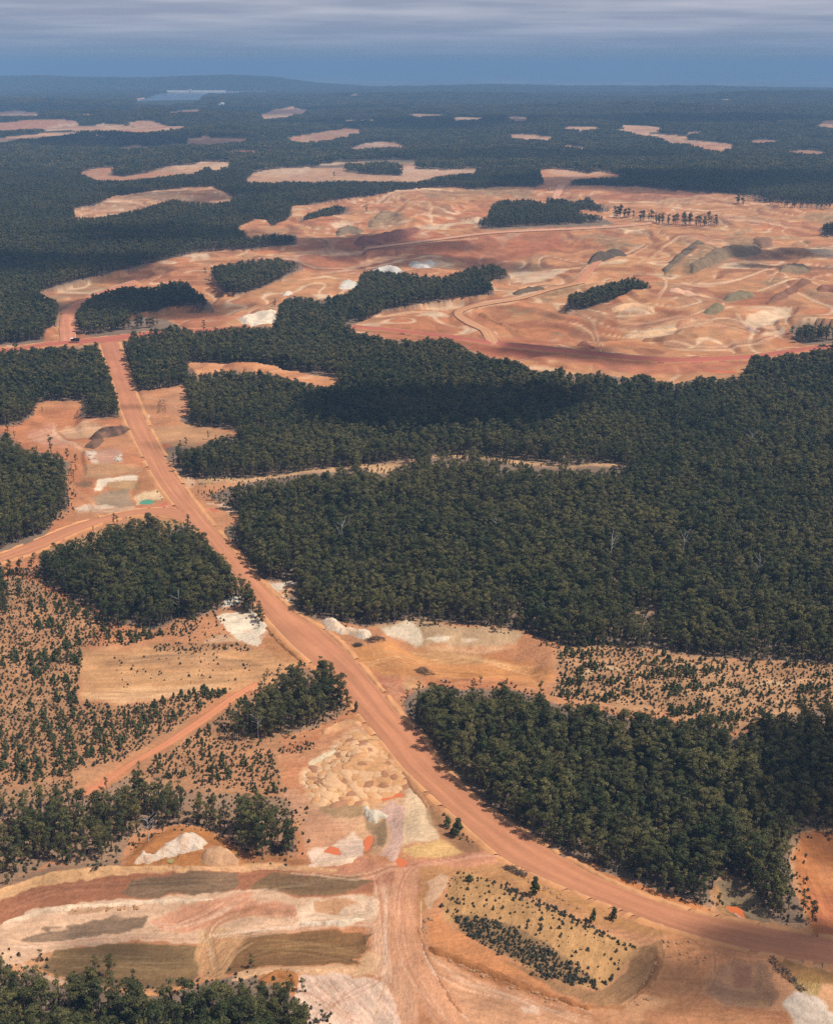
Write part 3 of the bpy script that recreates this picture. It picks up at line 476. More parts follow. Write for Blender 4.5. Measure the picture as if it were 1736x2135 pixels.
for pth in ([(0, 400), (300, 380), (600, 365), (1000, 325), (1400, 290)], [(100, 430), (400, 445), (700, 410), (1000, 400)], [(640, 120), (800, 60), (1000, 40), (1300, 45)], [(700, 150), (900, 130), (1000, 180), (850, 250)], [(240, 290), (380, 340), (430, 375)],
            [(300, 500), (500, 480), (800, 430), (1200, 400)], [(1400, 480), (1550, 470), (1736, 440)], [(1150, 740), (1300, 680), (1500, 650), (1700, 560)], [(550, 780), (700, 740), (900, 700), (1100, 690)]):
    bundle('T', pth, 8, 9, 1.5, CM, .52)
for pth in ([(620, 480), (760, 520), (770, 620), (700, 700)], [(200, 740), (350, 780), (385, 860), (400, 930)], [(420, 745), (560, 765), (800, 755), (1000, 765), (1300, 830)], [(850, 570), (1000, 600), (1200, 560), (1400, 470)], [(600, 440), (800, 335), (900, 312), (1200, 335)],
            [(1300, 650), (1500, 565), (1736, 520)], [(1150, 740), (1300, 800), (1450, 850)], [(700, 870), (900, 905), (1200, 905), (1400, 885)], [(100, 880), (300, 930), (600, 960), (900, 975)], [(400, 60), (700, 80), (1000, 90), (1250, 110)], [(1000, 190), (1300, 215), (1600, 225)],
            [(250, 540), (400, 430), (560, 390), (700, 330)], [(800, 660), (1000, 640), (1100, 690), (1000, 720)], [(1350, 560), (1450, 480), (1600, 420)], [(480, 830), (700, 840), (900, 800), (1050, 780)]):
    bundle('U', pth, 8, 9, 1.5, CM, .52)
# far plain: pale paddocks
prng = random.Random(5)
for i in range(150):
    cx = prng.uniform(-100, 1840); cyp = prng.uniform(133, 190); w = prng.uniform(8, 60); h = prng.uniform(0.7, 2.2) * (cyp - 122) / 40
    c = prng.choice([(255, 244, 214), (240, 226, 180), (100, 104, 76), (255, 250, 236), (84, 92, 70)])
    PAINT.append(([(cx - w, cyp), (cx - w * .5, cyp - h), (cx + w * .7, cyp - h * .8), (cx + w, cyp + h * .3), (cx, cyp + h)], c, .8, 0.95, 'plain'))

# ground relief: (polygon, height m, slope width px)
RELIEF = []
def relief(h, w, *a): RELIEF.append((P(*a), h, w))
relief(-3, 45, 'K', (180, 630), (250, 580), (420, 550), (560, 545), (690, 515), (750, 570), (780, 640), (840, 740), (760, 800), (680, 880), (560, 900), (430, 890), (340, 820), (270, 720))
relief(-6, 60, 'M', (640, 190), (760, 150), (930, 110), (1100, 108), (1300, 140), (1736, 180), (2100, 205), (2400, 400), (2440, 620), (2300, 800), (1900, 800), (1400, 720), (1000, 640), (700, 400))
relief(-2.2, 45, 'J', (280, 1180), (560, 1115), (840, 1075), (1100, 1080), (1080, 1330), (1000, 1480), (700, 1530), (300, 1570))
relief(5.0, 75, 'J', (690, 260), (930, 260), (1140, 500), (1290, 690), (1310, 800), (1000, 900), (860, 975), (400, 990), (260, 750), (400, 560))
relief(1.6, 60, 'J', (1290, 670), (1340, 760), (1430, 880), (1480, 960), (1560, 1060), (1600, 1200), (1580, 1290), (1450, 1320), (1300, 1330), (1230, 1400), (1280, 1100), (1310, 900))
relief(1.2, 30, 'J', (1240, 1420), (1400, 1370), (1600, 1300), (1780, 1345), (1880, 1400), (1700, 1455), (1330, 1500))
relief(3.5, 40, 'G', (480, 418), (560, 330), (620, 280), (720, 250), (830, 258), (960, 325), (1000, 380), (1000, 420), (850, 430), (600, 426))
relief(-1.6, 26, 'G', (1240, 600), (1300, 552), (1550, 530), (1565, 610), (1480, 640), (1260, 638))
relief(-1.8, 40, 'G', (-20, 650), (150, 610), (330, 585), (700, 562), (880, 560), (1000, 530), (1200, 560), (1250, 600), (1560, 660), (1560, 830), (1000, 880), (650, 945), (200, 880), (60, 800))
relief(1.6, 40, 'H', (100, 600), (150, 450), (220, 430), (420, 520), (740, 660), (905, 750), (880, 800), (780, 940), (430, 830), (150, 660))
relief(-2.6, 50, 'H', (1215, 600), (1242, 480), (1280, 450), (1360, 470), (1405, 505), (1450, 580), (1480, 645), (1300, 632))
relief(-4, 60, 'H', (1570, 290), (1736, 262), (2500, 262), (2500, 760), (1736, 730), (1650, 640), (1600, 480))
relief(-2, 45, 'H', (1225, 830), (1300, 790), (1450, 800), (1525, 960), (1480, 1020), (1210, 930))
relief(-2.6, 26, 'Q', (700, 690), (1180, 640), (1170, 760), (1390, 830), (1360, 930), (1100, 960), (660, 990), (640, 860))
relief(2, 10, 'Q', (560, 380), (950, 360), (1100, 430), (1180, 560), (1000, 600), (600, 640), (560, 500))
relief(-4, 24, 'C', (0, 700), (165, 610), (370, 600), (350, 680), (510, 670), (520, 740), (200, 790), (100, 780))
relief(-14, 46, 'A', (1150, 860), (1736, 800), 'B', (300, 795), (700, 790), (900, 850), (700, 960), (400, 990), (100, 930), 'A', (1300, 960))
relief(-8, 24, 'D', (600, 260), (820, 205), (1000, 215), (1180, 260), (1080, 300), (860, 320), (660, 330))
relief(9, 20, 'B', (1025, 945), (1160, 842), (1300, 848), (1440, 868), (1300, 895), (1150, 965))
relief(-6, 18, 'D', (1300, 250), (1440, 205), (1600, 200), (1580, 260), (1450, 290))
relief(7, 14, 'D', (1440, 190), (1600, 122), (1645, 128), (1560, 168))
relief(8, 18, 'A', (1690, 650), 'B', (80, 640), (240, 680), (150, 740), (0, 790), 'A', (1600, 760))
relief(-6, 14, 'C', (985, 262), (1070, 232), (1160, 236), (1150, 290), (1000, 290))

PONDS = []
PONDSRC = [
    (P('J', (980, 900), (1060, 860), (1200, 815), (1270, 850), (1275, 900), (1180, 900), (1050, 930), (1000, 945)), 'W_RED', 'orange muddy pool at the foot of the dumped tan heaps'),
    (P('J', (430, 1420), (520, 1350), (590, 1370), (640, 1410), (700, 1440), (660, 1470), (560, 1460), (480, 1420)), 'W_RED', 'orange muddy pool on white clay below the pink slope'),
    (P('J', (820, 1480), (860, 1280), (900, 1235), (955, 1240), (960, 1290), (920, 1400)), 'W_RED', 'narrow orange pool in a trench beside the pale ramp'),
    (P('J', (1155, 1530), (1190, 1480), (1260, 1500), (1320, 1545), (1250, 1610), (1190, 1580)), 'W_RED', 'brownish orange pool at the road junction'),
    (P('J', (1330, 1395), (1390, 1370), (1450, 1345), (1450, 1358), (1380, 1395)), 'W_RED', 'thin orange puddle at the foot of the pale bank'),
    (P('H', (1296, 572), (1340, 574), (1380, 605), (1387, 632), (1350, 628), (1330, 604), (1300, 600)), 'W_RED', 'bright orange pool in the grey basin beside the forest'),
    (P('Q', (1155, 890), (1180, 868), (1240, 855), (1310, 868), (1335, 890), (1300, 915), (1230, 930), (1180, 918)), 'W_TEAL', 'turquoise pond in a pale clay pit beside the red road'),
    (P('C', (862, 1036), (905, 1036), (912, 1060), (880, 1068)), 'W_RED', 'orange pool beside the straight road under the trees'),
    (P('K', (1010, 250), (1060, 222), (1108, 232), (1090, 270), (1040, 278)), 'W_OLIVE', 'olive pool in white clay on the forest side of the road'),
    (P('K', (360, 440), (400, 410), (460, 398), (465, 430), (400, 452)), 'W_OLIVE', 'olive pool in white clay under the trees'),
    (P('C', (262, 755), (290, 753), (292, 762), (268, 764)), 'W_OLIVE', 'tiny dark puddle on the orange clearing'),
    (P('G', (690, 400), (700, 385), (750, 380), (745, 402), (710, 412)), 'W_OLIVE', 'small brown pool between white clay heaps'),
]
for p_, w_, l_ in PONDSRC: RELIEF.append((p_, -1.1, 9.0))

# roads as pairs of edge pixels (left edge, right edge)
def pairs(L_, R_): return list(zip(P(*L_), P(*R_)))
ROADS = []
ROADS.append(('haul_road', pairs(('Z', (208, 716), (222, 760), (237, 800), (255, 860), (277, 910), (303, 960), (328, 1005), (362, 1050), (403, 1100), 'E', (870, 150), (930, 230), (1000, 310), (1060, 400),
                                    (1110, 460), (1200, 560), (1290, 640), (1400, 745), (1480, 845), (1530, 905), (1600, 990), 'Z', (838, 1600), (890, 1650), (945, 1700), (1000, 1750), (1052, 1792), (1120, 1826), (1200, 1860), (1290, 1895), (1380, 1930), (1480, 1960), (1600, 1988), (1736, 2012), (1900, 2040)),
                                   ('Z', (246, 712), (262, 760), (275, 800), (296, 856), (318, 905), (345, 955), (373, 1000), (402, 1042), (440, 1090), 'E', (962, 168), (1020, 240), (1090, 312), (1155, 375), (1235, 445), (1340, 505), (1430, 580), (1525, 690), (1600, 780), (1680, 880), (1745, 940), 'Z',
                                    (915, 1592), (963, 1640), (1018, 1688), (1085, 1732), (1150, 1772), (1205, 1803), (1265, 1836), (1350, 1871), (1440, 1900), (1540, 1922), (1640, 1940), (1736, 1958), (1900, 1985))), ROADC, True))
ROADS.append(('haul_road', pairs(('C', (-400, 395), (0, 378), (95, 368), (200, 352), (330, 340), (430, 330), (540, 316), (660, 305), (760, 298), (900, 292), (1030, 280)), ('C', (-400, 415), (0, 394), (95, 384), (200, 370), (330, 360), (430, 352), (540, 340), (660, 322), (760, 314), (900, 304), (1030, 292))), ROADFAR, True))
ROADS.append(('haul_road', pairs(('C', (252, 348), (248, 300), (250, 260), (270, 215), (330, 175), (440, 130), (560, 95)), ('C', (318, 346), (316, 300), (308, 262), (318, 225), (365, 190), (460, 148), (570, 112))), (214, 142, 106), False))
ROADS.append(('haul_road', pairs(('C', (1450, 282), (1600, 290), 'D', (0, 305), (150, 322), (330, 348), (500, 366), (700, 386), (900, 406), (1080, 416), (1250, 411), (1400, 402), (1560, 381), (1736, 360), (2300, 335)),
                                  ('C', (1450, 296), (1600, 306), 'D', (0, 322), (150, 341), (330, 368), (500, 387), (700, 407), (900, 427), (1080, 437), (1250, 432), (1400, 422), (1560, 400), (1736, 379), (2300, 354))), ROADFAR, True))
ROADS.append(('access_road', pairs(('D', (290, 362), (268, 325), (250, 300), (190, 272), (150, 240), (160, 215), (220, 195), (320, 178), (440, 160), (560, 125), (700, 96)), ('D', (365, 362), (345, 325), (325, 300), (260, 266), (208, 240), (205, 226), (245, 210), (330, 192), (450, 172), (570, 135), (708, 105))), (216, 156, 112), False))
ROADS.append(('access_road', pairs(('B', (-200, 850), (0, 826), (150, 806), (300, 788), (500, 776), (700, 768), (860, 758), (980, 745)), ('B', (-200, 858), (0, 833), (150, 813), (300, 795), (500, 783), (700, 775), (860, 766), (980, 754))), (222, 164, 130), False))
ROADS.append(('access_road', pairs(('B', (590, 588), (575, 620), (560, 660)), ('B', (625, 588), (608, 620), (585, 660))), (222, 164, 130), False))
ROADS.append(('access_road', pairs(('B', (740, 905), (700, 950), (660, 1000)), ('B', (775, 905), (735, 952), (695, 1000))), (208, 140, 104), False))
ROADS.append(('haul_road', pairs(('E', (-400, 330), (0, 195), (150, 135), (300, 75), (440, 35), (560, 12), (660, 2), (745, 8)), ('E', (-400, 390), (0, 236), (160, 184), (300, 116), (450, 60), (580, 34), (680, 40), (800, 75))), ROADC, True))
ROADS.append(('dirt_track', pairs(('G', (300, 122), (350, 96), (395, 70), 'E', (520, 1070), (690, 965), (850, 855), (950, 785), (1000, 755), (1060, 725)), ('G', (340, 136), (392, 110), (440, 85), 'E', (565, 1074), (730, 985), (885, 880), (985, 805), (1040, 765), (1085, 735))), (218, 140, 98), False))
def narrow(i, k):
    nm, pr, c, b = ROADS[i]
    out = []
    for (l, r) in pr:
        m = ((l[0] + r[0]) / 2, (l[1] + r[1]) / 2); out.append(((m[0] + (l[0] - m[0]) * k, m[1] + (l[1] - m[1]) * k), (m[0] + (r[0] - m[0]) * k, m[1] + (r[1] - m[1]) * k)))
    ROADS[i] = (nm, out, c, b)
narrow(9, .66); narrow(4, .66)

def far_rag(x, y): return fbm(x / 240, y / 420, 45, 3) * 10 * sstep(2400, 3400, y) * (1 - .5 * sstep(6000, 10000, y))
def build_cover(X, Y, wx, wy):
    """forest density at photo position X,Y (wx,wy world, for a ragged edge)"""
    nz = fbm(wx / 9.0, wy / 9.0, 41, 2) * np.clip(2600 / np.maximum(wy, 200), 0.2, 7) + far_rag(wx, wy)
    f = np.ones(X.shape)
    for poly, val, c in COVER:
        s = sdist(poly, X, Y, 8)
        f = np.where(s + nz > 0, val, f)
    return f

# ------------------------------------------------------------------ helpers
def link(o, parent=None):
    COL.objects.link(o)
    if parent is not None: o.parent = parent
    return o
def tag(o, label=None, cat=None, group=None, kind=None):
    if label: o['label'] = label
    if cat: o['category'] = cat
    if group: o['group'] = group
    if kind: o['kind'] = kind
    return o
def mesh_np(name, V, F, mat=None, smooth=False):
    """V (n,3), F (m,k) arrays"""
    V = np.asarray(V, np.float32); F = np.asarray(F, np.int32)
    me = bpy.data.meshes.new(name)
    me.vertices.add(len(V)); me.vertices.foreach_set('co', V.ravel())
    k = F.shape[1]
    me.loops.add(F.size); me.loops.foreach_set('vertex_index', F.ravel())
    me.polygons.add(len(F)); me.polygons.foreach_set('loop_start', np.arange(0, F.size, k, dtype=np.int32))
    if smooth: me.polygons.foreach_set('use_smooth', np.ones(len(F), bool))
    if mat: me.materials.append(mat)
    me.update(calc_edges=True)
    return me
def col_attr(me, C3, name='Col'):
    a = me.color_attributes.new(name, 'FLOAT_COLOR', 'POINT')
    a.data.foreach_set('color', np.concatenate([C3, np.ones((len(C3), 1))], 1).astype(np.float32).ravel())
def vec_attr(me, V3, name='sv'):
    a = me.attributes.new(name, 'FLOAT_VECTOR', 'POINT'); a.data.foreach_set('vector', np.asarray(V3, np.float32).ravel())
def grid_faces(r, c):
    i = np.arange((r - 1) * c).reshape(r - 1, c)[:, :-1].ravel()
    return np.stack([i, i + 1, i + c + 1, i + c], 1)

# ------------------------------------------------------------------ materials
def mat_base(name):
    m = bpy.data.materials.new(name); m.use_nodes = True
    t = m.node_tree; b = t.nodes['Principled BSDF']
    b.inputs['Specular IOR Level'].default_value = 0.15; b.inputs['Roughness'].default_value = 0.95
    return m, t, b
def soil_mat(name, color=None, bump=0.6, var=0.35, scale=1.0):
    m, t, b = mat_base(name)
    g = N('ShaderNodeNewGeometry', t)
    if color is None:
        src = N('ShaderNodeAttribute', t, attribute_name='Col').outputs['Color']
    else:
        r = N('ShaderNodeRGB', t); r.outputs[0].default_value = (*color, 1); src = r.outputs[0]
    def noise(sc, det, rough=0.6):
        n = N('ShaderNodeTexNoise', t); n.inputs['Scale'].default_value = sc * scale; n.inputs['Detail'].default_value = det; n.inputs['Roughness'].default_value = rough
        t.links.new(g.outputs['Position'], n.inputs['Vector']); return n
    n1 = noise(0.045, 6); n2 = noise(0.55, 5, 0.7)
    r1 = N('ShaderNodeMapRange', t); r1.inputs['From Min'].default_value = 0.3; r1.inputs['From Max'].default_value = 0.7
    r1.inputs['To Min'].default_value = 1 - var; r1.inputs['To Max'].default_value = 1 + var * 0.8
    r2 = N('ShaderNodeMapRange', t); r2.inputs['From Min'].default_value = 0.25; r2.inputs['From Max'].default_value = 0.75
    r2.inputs['To Min'].default_value = 1 - var * 0.9; r2.inputs['To Max'].default_value = 1 + var * 0.8
    t.links.new(n1.outputs['Fac'], r1.inputs['Value']); t.links.new(n2.outputs['Fac'], r2.inputs['Value'])
    mu = N('ShaderNodeMath', t, operation='MULTIPLY'); t.links.new(r1.outputs[0], mu.inputs[0]); t.links.new(r2.outputs[0], mu.inputs[1])
    hsum = n2.outputs['Fac']
    if color is None:
        # ruts, rip lines and scraper marks: noise stretched along each field's working direction
        sv = N('ShaderNodeAttribute', t, attribute_name='sv'); sx = N('ShaderNodeSeparateXYZ', t); t.links.new(sv.outputs['Vector'], sx.inputs[0])
        cxy = N('ShaderNodeCombineXYZ', t); t.links.new(sx.outputs[0], cxy.inputs[0]); t.links.new(sx.outputs[1], cxy.inputs[1])
        n3 = N('ShaderNodeTexNoise', t, noise_dimensions='2D'); n3.inputs['Scale'].default_value = 1.0; n3.inputs['Detail'].default_value = 5; n3.inputs['Roughness'].default_value = 0.72
        t.links.new(cxy.outputs[0], n3.inputs['Vector'])
        r3 = N('ShaderNodeMapRange', t); r3.inputs['From Min'].default_value = 0.3; r3.inputs['From Max'].default_value = 0.7; r3.inputs['To Min'].default_value = -1; r3.inputs['To Max'].default_value = 1
        t.links.new(n3.outputs['Fac'], r3.inputs['Value'])
        ma = N('ShaderNodeMath', t, operation='MULTIPLY_ADD'); ma.inputs[2].default_value = 1.0
        t.links.new(r3.outputs[0], ma.inputs[0]); t.links.new(sx.outputs[2], ma.inputs[1])
        mu2 = N('ShaderNodeMath', t, operation='MULTIPLY'); t.links.new(mu.outputs[0], mu2.inputs[0]); t.links.new(ma.outputs[0], mu2.inputs[1]); mu = mu2
        hs = N('ShaderNodeMath', t, operation='MULTIPLY_ADD'); t.links.new(r3.outputs[0], hs.inputs[0]); t.links.new(sx.outputs[2], hs.inputs[1]); t.links.new(n2.outputs['Fac'], hs.inputs[2]); hsum = hs.outputs[0]
    sc = N('ShaderNodeVectorMath', t, operation='SCALE'); t.links.new(src, sc.inputs[0]); t.links.new(mu.outputs[0], sc.inputs['Scale'])
    t.links.new(sc.outputs[0], b.inputs['Base Color'])
    bp = N('ShaderNodeBump', t); bp.inputs['Strength'].default_value = bump; bp.inputs['Distance'].default_value = 0.9
    t.links.new(hsum, bp.inputs['Height']); t.links.new(bp.outputs[0], b.inputs['Normal'])
    return m
M_GROUND = soil_mat('ground_soil', None, 0.9, 0.24)
M_ROAD = soil_mat('road_gravel', None, 0.2, 0.09)
def leaf_mat(name, ca, cb):
    m, t, b = mat_base(name)
    oi = N('ShaderNodeObjectInfo', t); at = N('ShaderNodeAttribute', t, attribute_name='Col')
    mx = N('ShaderNodeMix', t, data_type='RGBA'); mx.inputs['A'].default_value = (*ca, 1); mx.inputs['B'].default_value = (*cb, 1)
    g = N('ShaderNodeNewGeometry', t); nn = N('ShaderNodeTexNoise', t); nn.inputs['Scale'].default_value = 0.008; nn.inputs['Detail'].default_value = 5; nn.inputs['Roughness'].default_value = .7
    t.links.new(g.outputs['Position'], nn.inputs['Vector'])
    rr = N('ShaderNodeMapRange', t); rr.inputs['From Min'].default_value = .32; rr.inputs['From Max'].default_value = .68; rr.inputs['To Min'].default_value = -.55; rr.inputs['To Max'].default_value = .5
    t.links.new(nn.outputs['Fac'], rr.inputs['Value'])
    ad = N('ShaderNodeMath', t, operation='ADD', use_clamp=True); t.links.new(oi.outputs['Random'], ad.inputs[0]); t.links.new(rr.outputs[0], ad.inputs[1])
    t.links.new(ad.outputs[0], mx.inputs['Factor'])
    mm = N('ShaderNodeVectorMath', t, operation='MULTIPLY'); t.links.new(mx.outputs['Result'], mm.inputs[0]); t.links.new(at.outputs['Color'], mm.inputs[1])
    t.links.new(mm.outputs[0], b.inputs['Base Color']); b.inputs['Roughness'].default_value = 0.7; b.inputs['Specular IOR Level'].default_value = 0.25
    tr_ = N('ShaderNodeBsdfTranslucent', t); ms = N('ShaderNodeMixShader', t); ms.inputs[0].default_value = .3; t.links.new(mm.outputs[0], tr_.inputs['Color'])
    t.links.new(b.outputs[0], ms.inputs[1]); t.links.new(tr_.outputs[0], ms.inputs[2]); t.links.new(ms.outputs[0], t.nodes['Material Output'].inputs['Surface'])
    return m
M_LEAF = leaf_mat('eucalyptus_leaf', (0.046, 0.054, 0.014), (0.142, 0.118, 0.036))
M_LEAF2 = leaf_mat('shrub_leaf', (0.058, 0.078, 0.022), (0.126, 0.128, 0.050))
M_HEATH = leaf_mat('heath_leaf', (0.058, 0.064, 0.032), (0.125, 0.108, 0.066))
def plain_mat(name, c, rough=0.85, spec=0.2, var=0.2):
    m, t, b = mat_base(name)
    n = N('ShaderNodeTexNoise', t); n.inputs['Scale'].default_value = 1.2; n.inputs['Detail'].default_value = 4
    g = N('ShaderNodeNewGeometry', t); t.links.new(g.outputs['Position'], n.inputs['Vector'])
    r = N('ShaderNodeMapRange', t); r.inputs['To Min'].default_value = 1 - var; r.inputs['To Max'].default_value = 1 + var; t.links.new(n.outputs['Fac'], r.inputs['Value'])
    s = N('ShaderNodeVectorMath', t, operation='SCALE'); s.inputs[0].default_value = c; t.links.new(r.outputs[0], s.inputs['Scale'])
    t.links.new(s.outputs[0], b.inputs['Base Color']); b.inputs['Roughness'].default_value = rough; b.inputs['Specular IOR Level'].default_value = spec
    return m
M_BARK = plain_mat('bark', (0.12, 0.095, 0.075))
M_DEAD = plain_mat('bleached_wood', (0.42, 0.39, 0.35))
M_BRUSH = plain_mat('dry_brush', (0.11, 0.075, 0.05))
M_STEEL = plain_mat('painted_white', (0.72, 0.72, 0.70), 0.4, 0.5, 0.05)
M_DARK = plain_mat('dark_steel', (0.03, 0.03, 0.035), 0.6, 0.4)
M_YELL = plain_mat('machine_yellow', (0.55, 0.33, 0.06), 0.5, 0.4)
M_CONC = plain_mat('dam_concrete', (0.56, 0.54, 0.48))
M_ROCK = plain_mat('pale_rock', (0.42, 0.36, 0.29), 0.95, 0.1, 0.35)
M_ROCKB = plain_mat('brown_rock', (0.32, 0.17, 0.085), 0.95, 0.1, 0.35)
def water_mat(name, c, rough=0.08):
    m, t, b = mat_base(name)
    b.inputs['Base Color'].default_value = (*c, 1); b.inputs['Roughness'].default_value = rough; b.inputs['Specular IOR Level'].default_value = 0.4
    n = N('ShaderNodeTexNoise', t); n.inputs['Scale'].default_value = 1.5; bp = N('ShaderNodeBump', t); bp.inputs['Strength'].default_value = 0.06
    g = N('ShaderNodeNewGeometry', t); t.links.new(g.outputs['Position'], n.inputs['Vector']); t.links.new(n.outputs['Fac'], bp.inputs['Height']); t.links.new(bp.outputs[0], b.inputs['Normal'])
    return m
W_RED = water_mat('muddy_water', tuple(alb((226, 122, 70))))
W_TEAL = water_mat('turquoise_water', tuple(alb((92, 160, 118))))
W_OLIVE = water_mat('olive_water', tuple(alb((160, 150, 90))))
W_LAKE = water_mat('lake_water', (0.035, 0.05, 0.06), 0.12)

PONDS = [(p_, {'W_RED': W_RED, 'W_TEAL': W_TEAL, 'W_OLIVE': W_OLIVE}[w_], l_) for p_, w_, l_ in PONDSRC]
# ------------------------------------------------------------------ terrain
ROADPOLY = []
for nm, pr, c, berm in ROADS:
    ROADPOLY.append([p[0] for p in pr] + [p[1] for p in pr][::-1])
def feature_height(X, Y, x, y):
    h = np.zeros(X.shape); flat = np.zeros(X.shape)
    for poly, hh, w in RELIEF:
        s = sdist(poly, X, Y, 4)
        h = h + hh * sstep(0, w, s)
    return h
def road_mask(X, Y):
    r = np.zeros(X.shape)
    for poly in ROADPOLY:
        s = sdist(poly, X, Y, 24)
        r = np.maximum(r, sstep(-14, -1.5, s))
    return r
def bare_mask(X, Y):
    s = np.zeros(X.shape, bool)
    return s
def mine_rough(X, Y, x, y, forest):
    # dozed benches and hummocks in open ground
    b = 1 - forest
    big = fbm(x / 150, y / 190, 77, 3)
    terr = np.floor(big * 8) / 8 + sstep(.55, 1, np.mod(big * 8, 1)) / 8
    k = sstep(900, 1300, y) * (1 - sstep(2600, 3200, y))
    near = fbm(x / 14, y / 14, 55, 3)
    return b * (k * 30 * terr + (1 - k) * 1.3 * near)
DRAPE = {}
def height_all(x, y):
    x = np.asarray(x, float); y = np.asarray(y, float)
    z0 = macro(x, y)
    X, Y = to_px(x, y, z0)
    f = np.minimum(build_cover(X, Y, x, y), 1)
    rm = road_mask(X, Y)
    h = feature_height(X, Y, x, y) + mine_rough(X, Y, x, y, f)
    return z0 + h * (1 - rm), X, Y, f, rm
def ground_z(x, y):
    return height_all(np.atleast_1d(np.asarray(x, float)), np.atleast_1d(np.asarray(y, float)))[0]

# rows graded with distance, columns fanned
rows = [80, 130, 170]; y = 195.0
while y < 16500:
    rows.append(y)
    step = y * y / (CAM_Z * 1235.0) * (0.85 if 950 < y < 2700 else 1.2)
    step = max(step * (1 + (CAM_Z / y) ** 2), 0.55)
    y += min(step, 70.0)
while y < 120000:
    rows.append(y); y *= 1.012
rows = np.array(rows)
u = np.concatenate([np.linspace(-1.6, -0.42, 14)[:-1], np.linspace(-0.42, 0.42, 740), np.linspace(0.42, 1.6, 14)[1:]])
Yg = np.repeat(rows[:, None], len(u), 1); Xg = u[None, :] * (Yg + 45)
gx = Xg.ravel(); gy = Yg.ravel()
gz, GX, GY, GF, GR = height_all(gx, gy)
gz = gz - 0.35 * GR * (GY > 700) - 0.9 * GR * (GY <= 700)
# colours
n_big = fbm(gx / 260, gy / 260, 101, 4); n_mid = fbm(gx / 34, gy / 34, 111, 4); n_fine = fbm(gx / 5.5, gy / 5.5, 121, 3)
col = np.tile(alb(FLOOR), (len(gx), 1))
wscale = np.clip(2400 / np.maximum(gy, 150), 0.15, 6.5)
WX = GX + (fbm(gx / 13, gy / 13, 131, 3) * 4.2 + fbm(gx / 48, gy / 48, 132, 2) * 6.5 + fbm(gx / 3.2, gy / 3.2, 133, 2) * 1.6) * wscale
WY = GY + (fbm(gx / 13, gy / 13, 141, 3) * 2.6 + fbm(gx / 48, gy / 48, 142, 2) * 3.2 + fbm(gx / 3.2, gy / 3.2, 143, 2) * 1.2) * wscale
FRG = far_rag(gx, gy)
for poly, val, c in COVER:
    s = sdist(poly, WX, WY, 12) + FRG
    w = sstep(-1.2, 1.2, s)[:, None]
    col = col * (1 - w) + alb(c) * w
# soil mottling on open ground
openm = (1 - np.minimum(GF, 1))
def mixc(c, w):
    global col
    w = np.clip(w, 0, 1)[:, None]
    col = col * (1 - w) + alb(c) * w
wb = fbm(gx / 45, gy / 45, 231, 3) * 26; wb2 = fbm(gx / 45, gy / 45, 241, 3) * 26
LID = np.zeros(len(gx), np.int16); lk = 0
SV = np.stack([(gx + wb) / 22, (gy - .12 * gx + wb2) / 1.6, 0.13 * openm], 1)
mixc((232, 178, 130), openm * sstep(0.02, 0.22, n_big + 0.5 * n_mid) * 0.6)
mixc((196, 116, 74), openm * sstep(0.03, 0.2, -n_big + 0.5 * n_mid) * 0.5)
minek = sstep(950, 1200, gy) * (1 - sstep(2700, 3300, gy))
sw = fbm(gx / 90 + 2.5 * fbm(gx / 160, gy / 160, 151, 3), gy / 60 + 2.5 * fbm(gx / 160, gy / 160, 161, 3), 171, 4)
mixc((240, 188, 136), openm * minek * sstep(0.08, 0.24, sw) * 0.4)
mixc((188, 124, 88), openm * minek * sstep(0.04, 0.2, -sw) * 0.4)
mixc((212, 156, 106), openm * minek * sstep(-.05, 0.15, fbm(gx / 120, gy / 120, 251, 4)) * 0.6)
mixc((170, 136, 104), openm * minek * sstep(.1, 0.2, fbm(gx / 55, gy / 80, 261, 4)) * 0.6)
bigc = fbm(gx / 150, gy / 190, 77, 3); frac = np.mod(bigc * 8, 1); pat = fbm(gx / 60, gy / 60, 181, 3)
mixc((164, 104, 74), openm * minek * sstep(0.55, 0.7, frac) * sstep(-.22, .12, pat) * 0.62)
mixc((252, 216, 178), openm * minek * sstep(.42, .52, frac) * (1 - sstep(.55, .62, frac)) * sstep(-.2, .1, -pat) * 0.7)
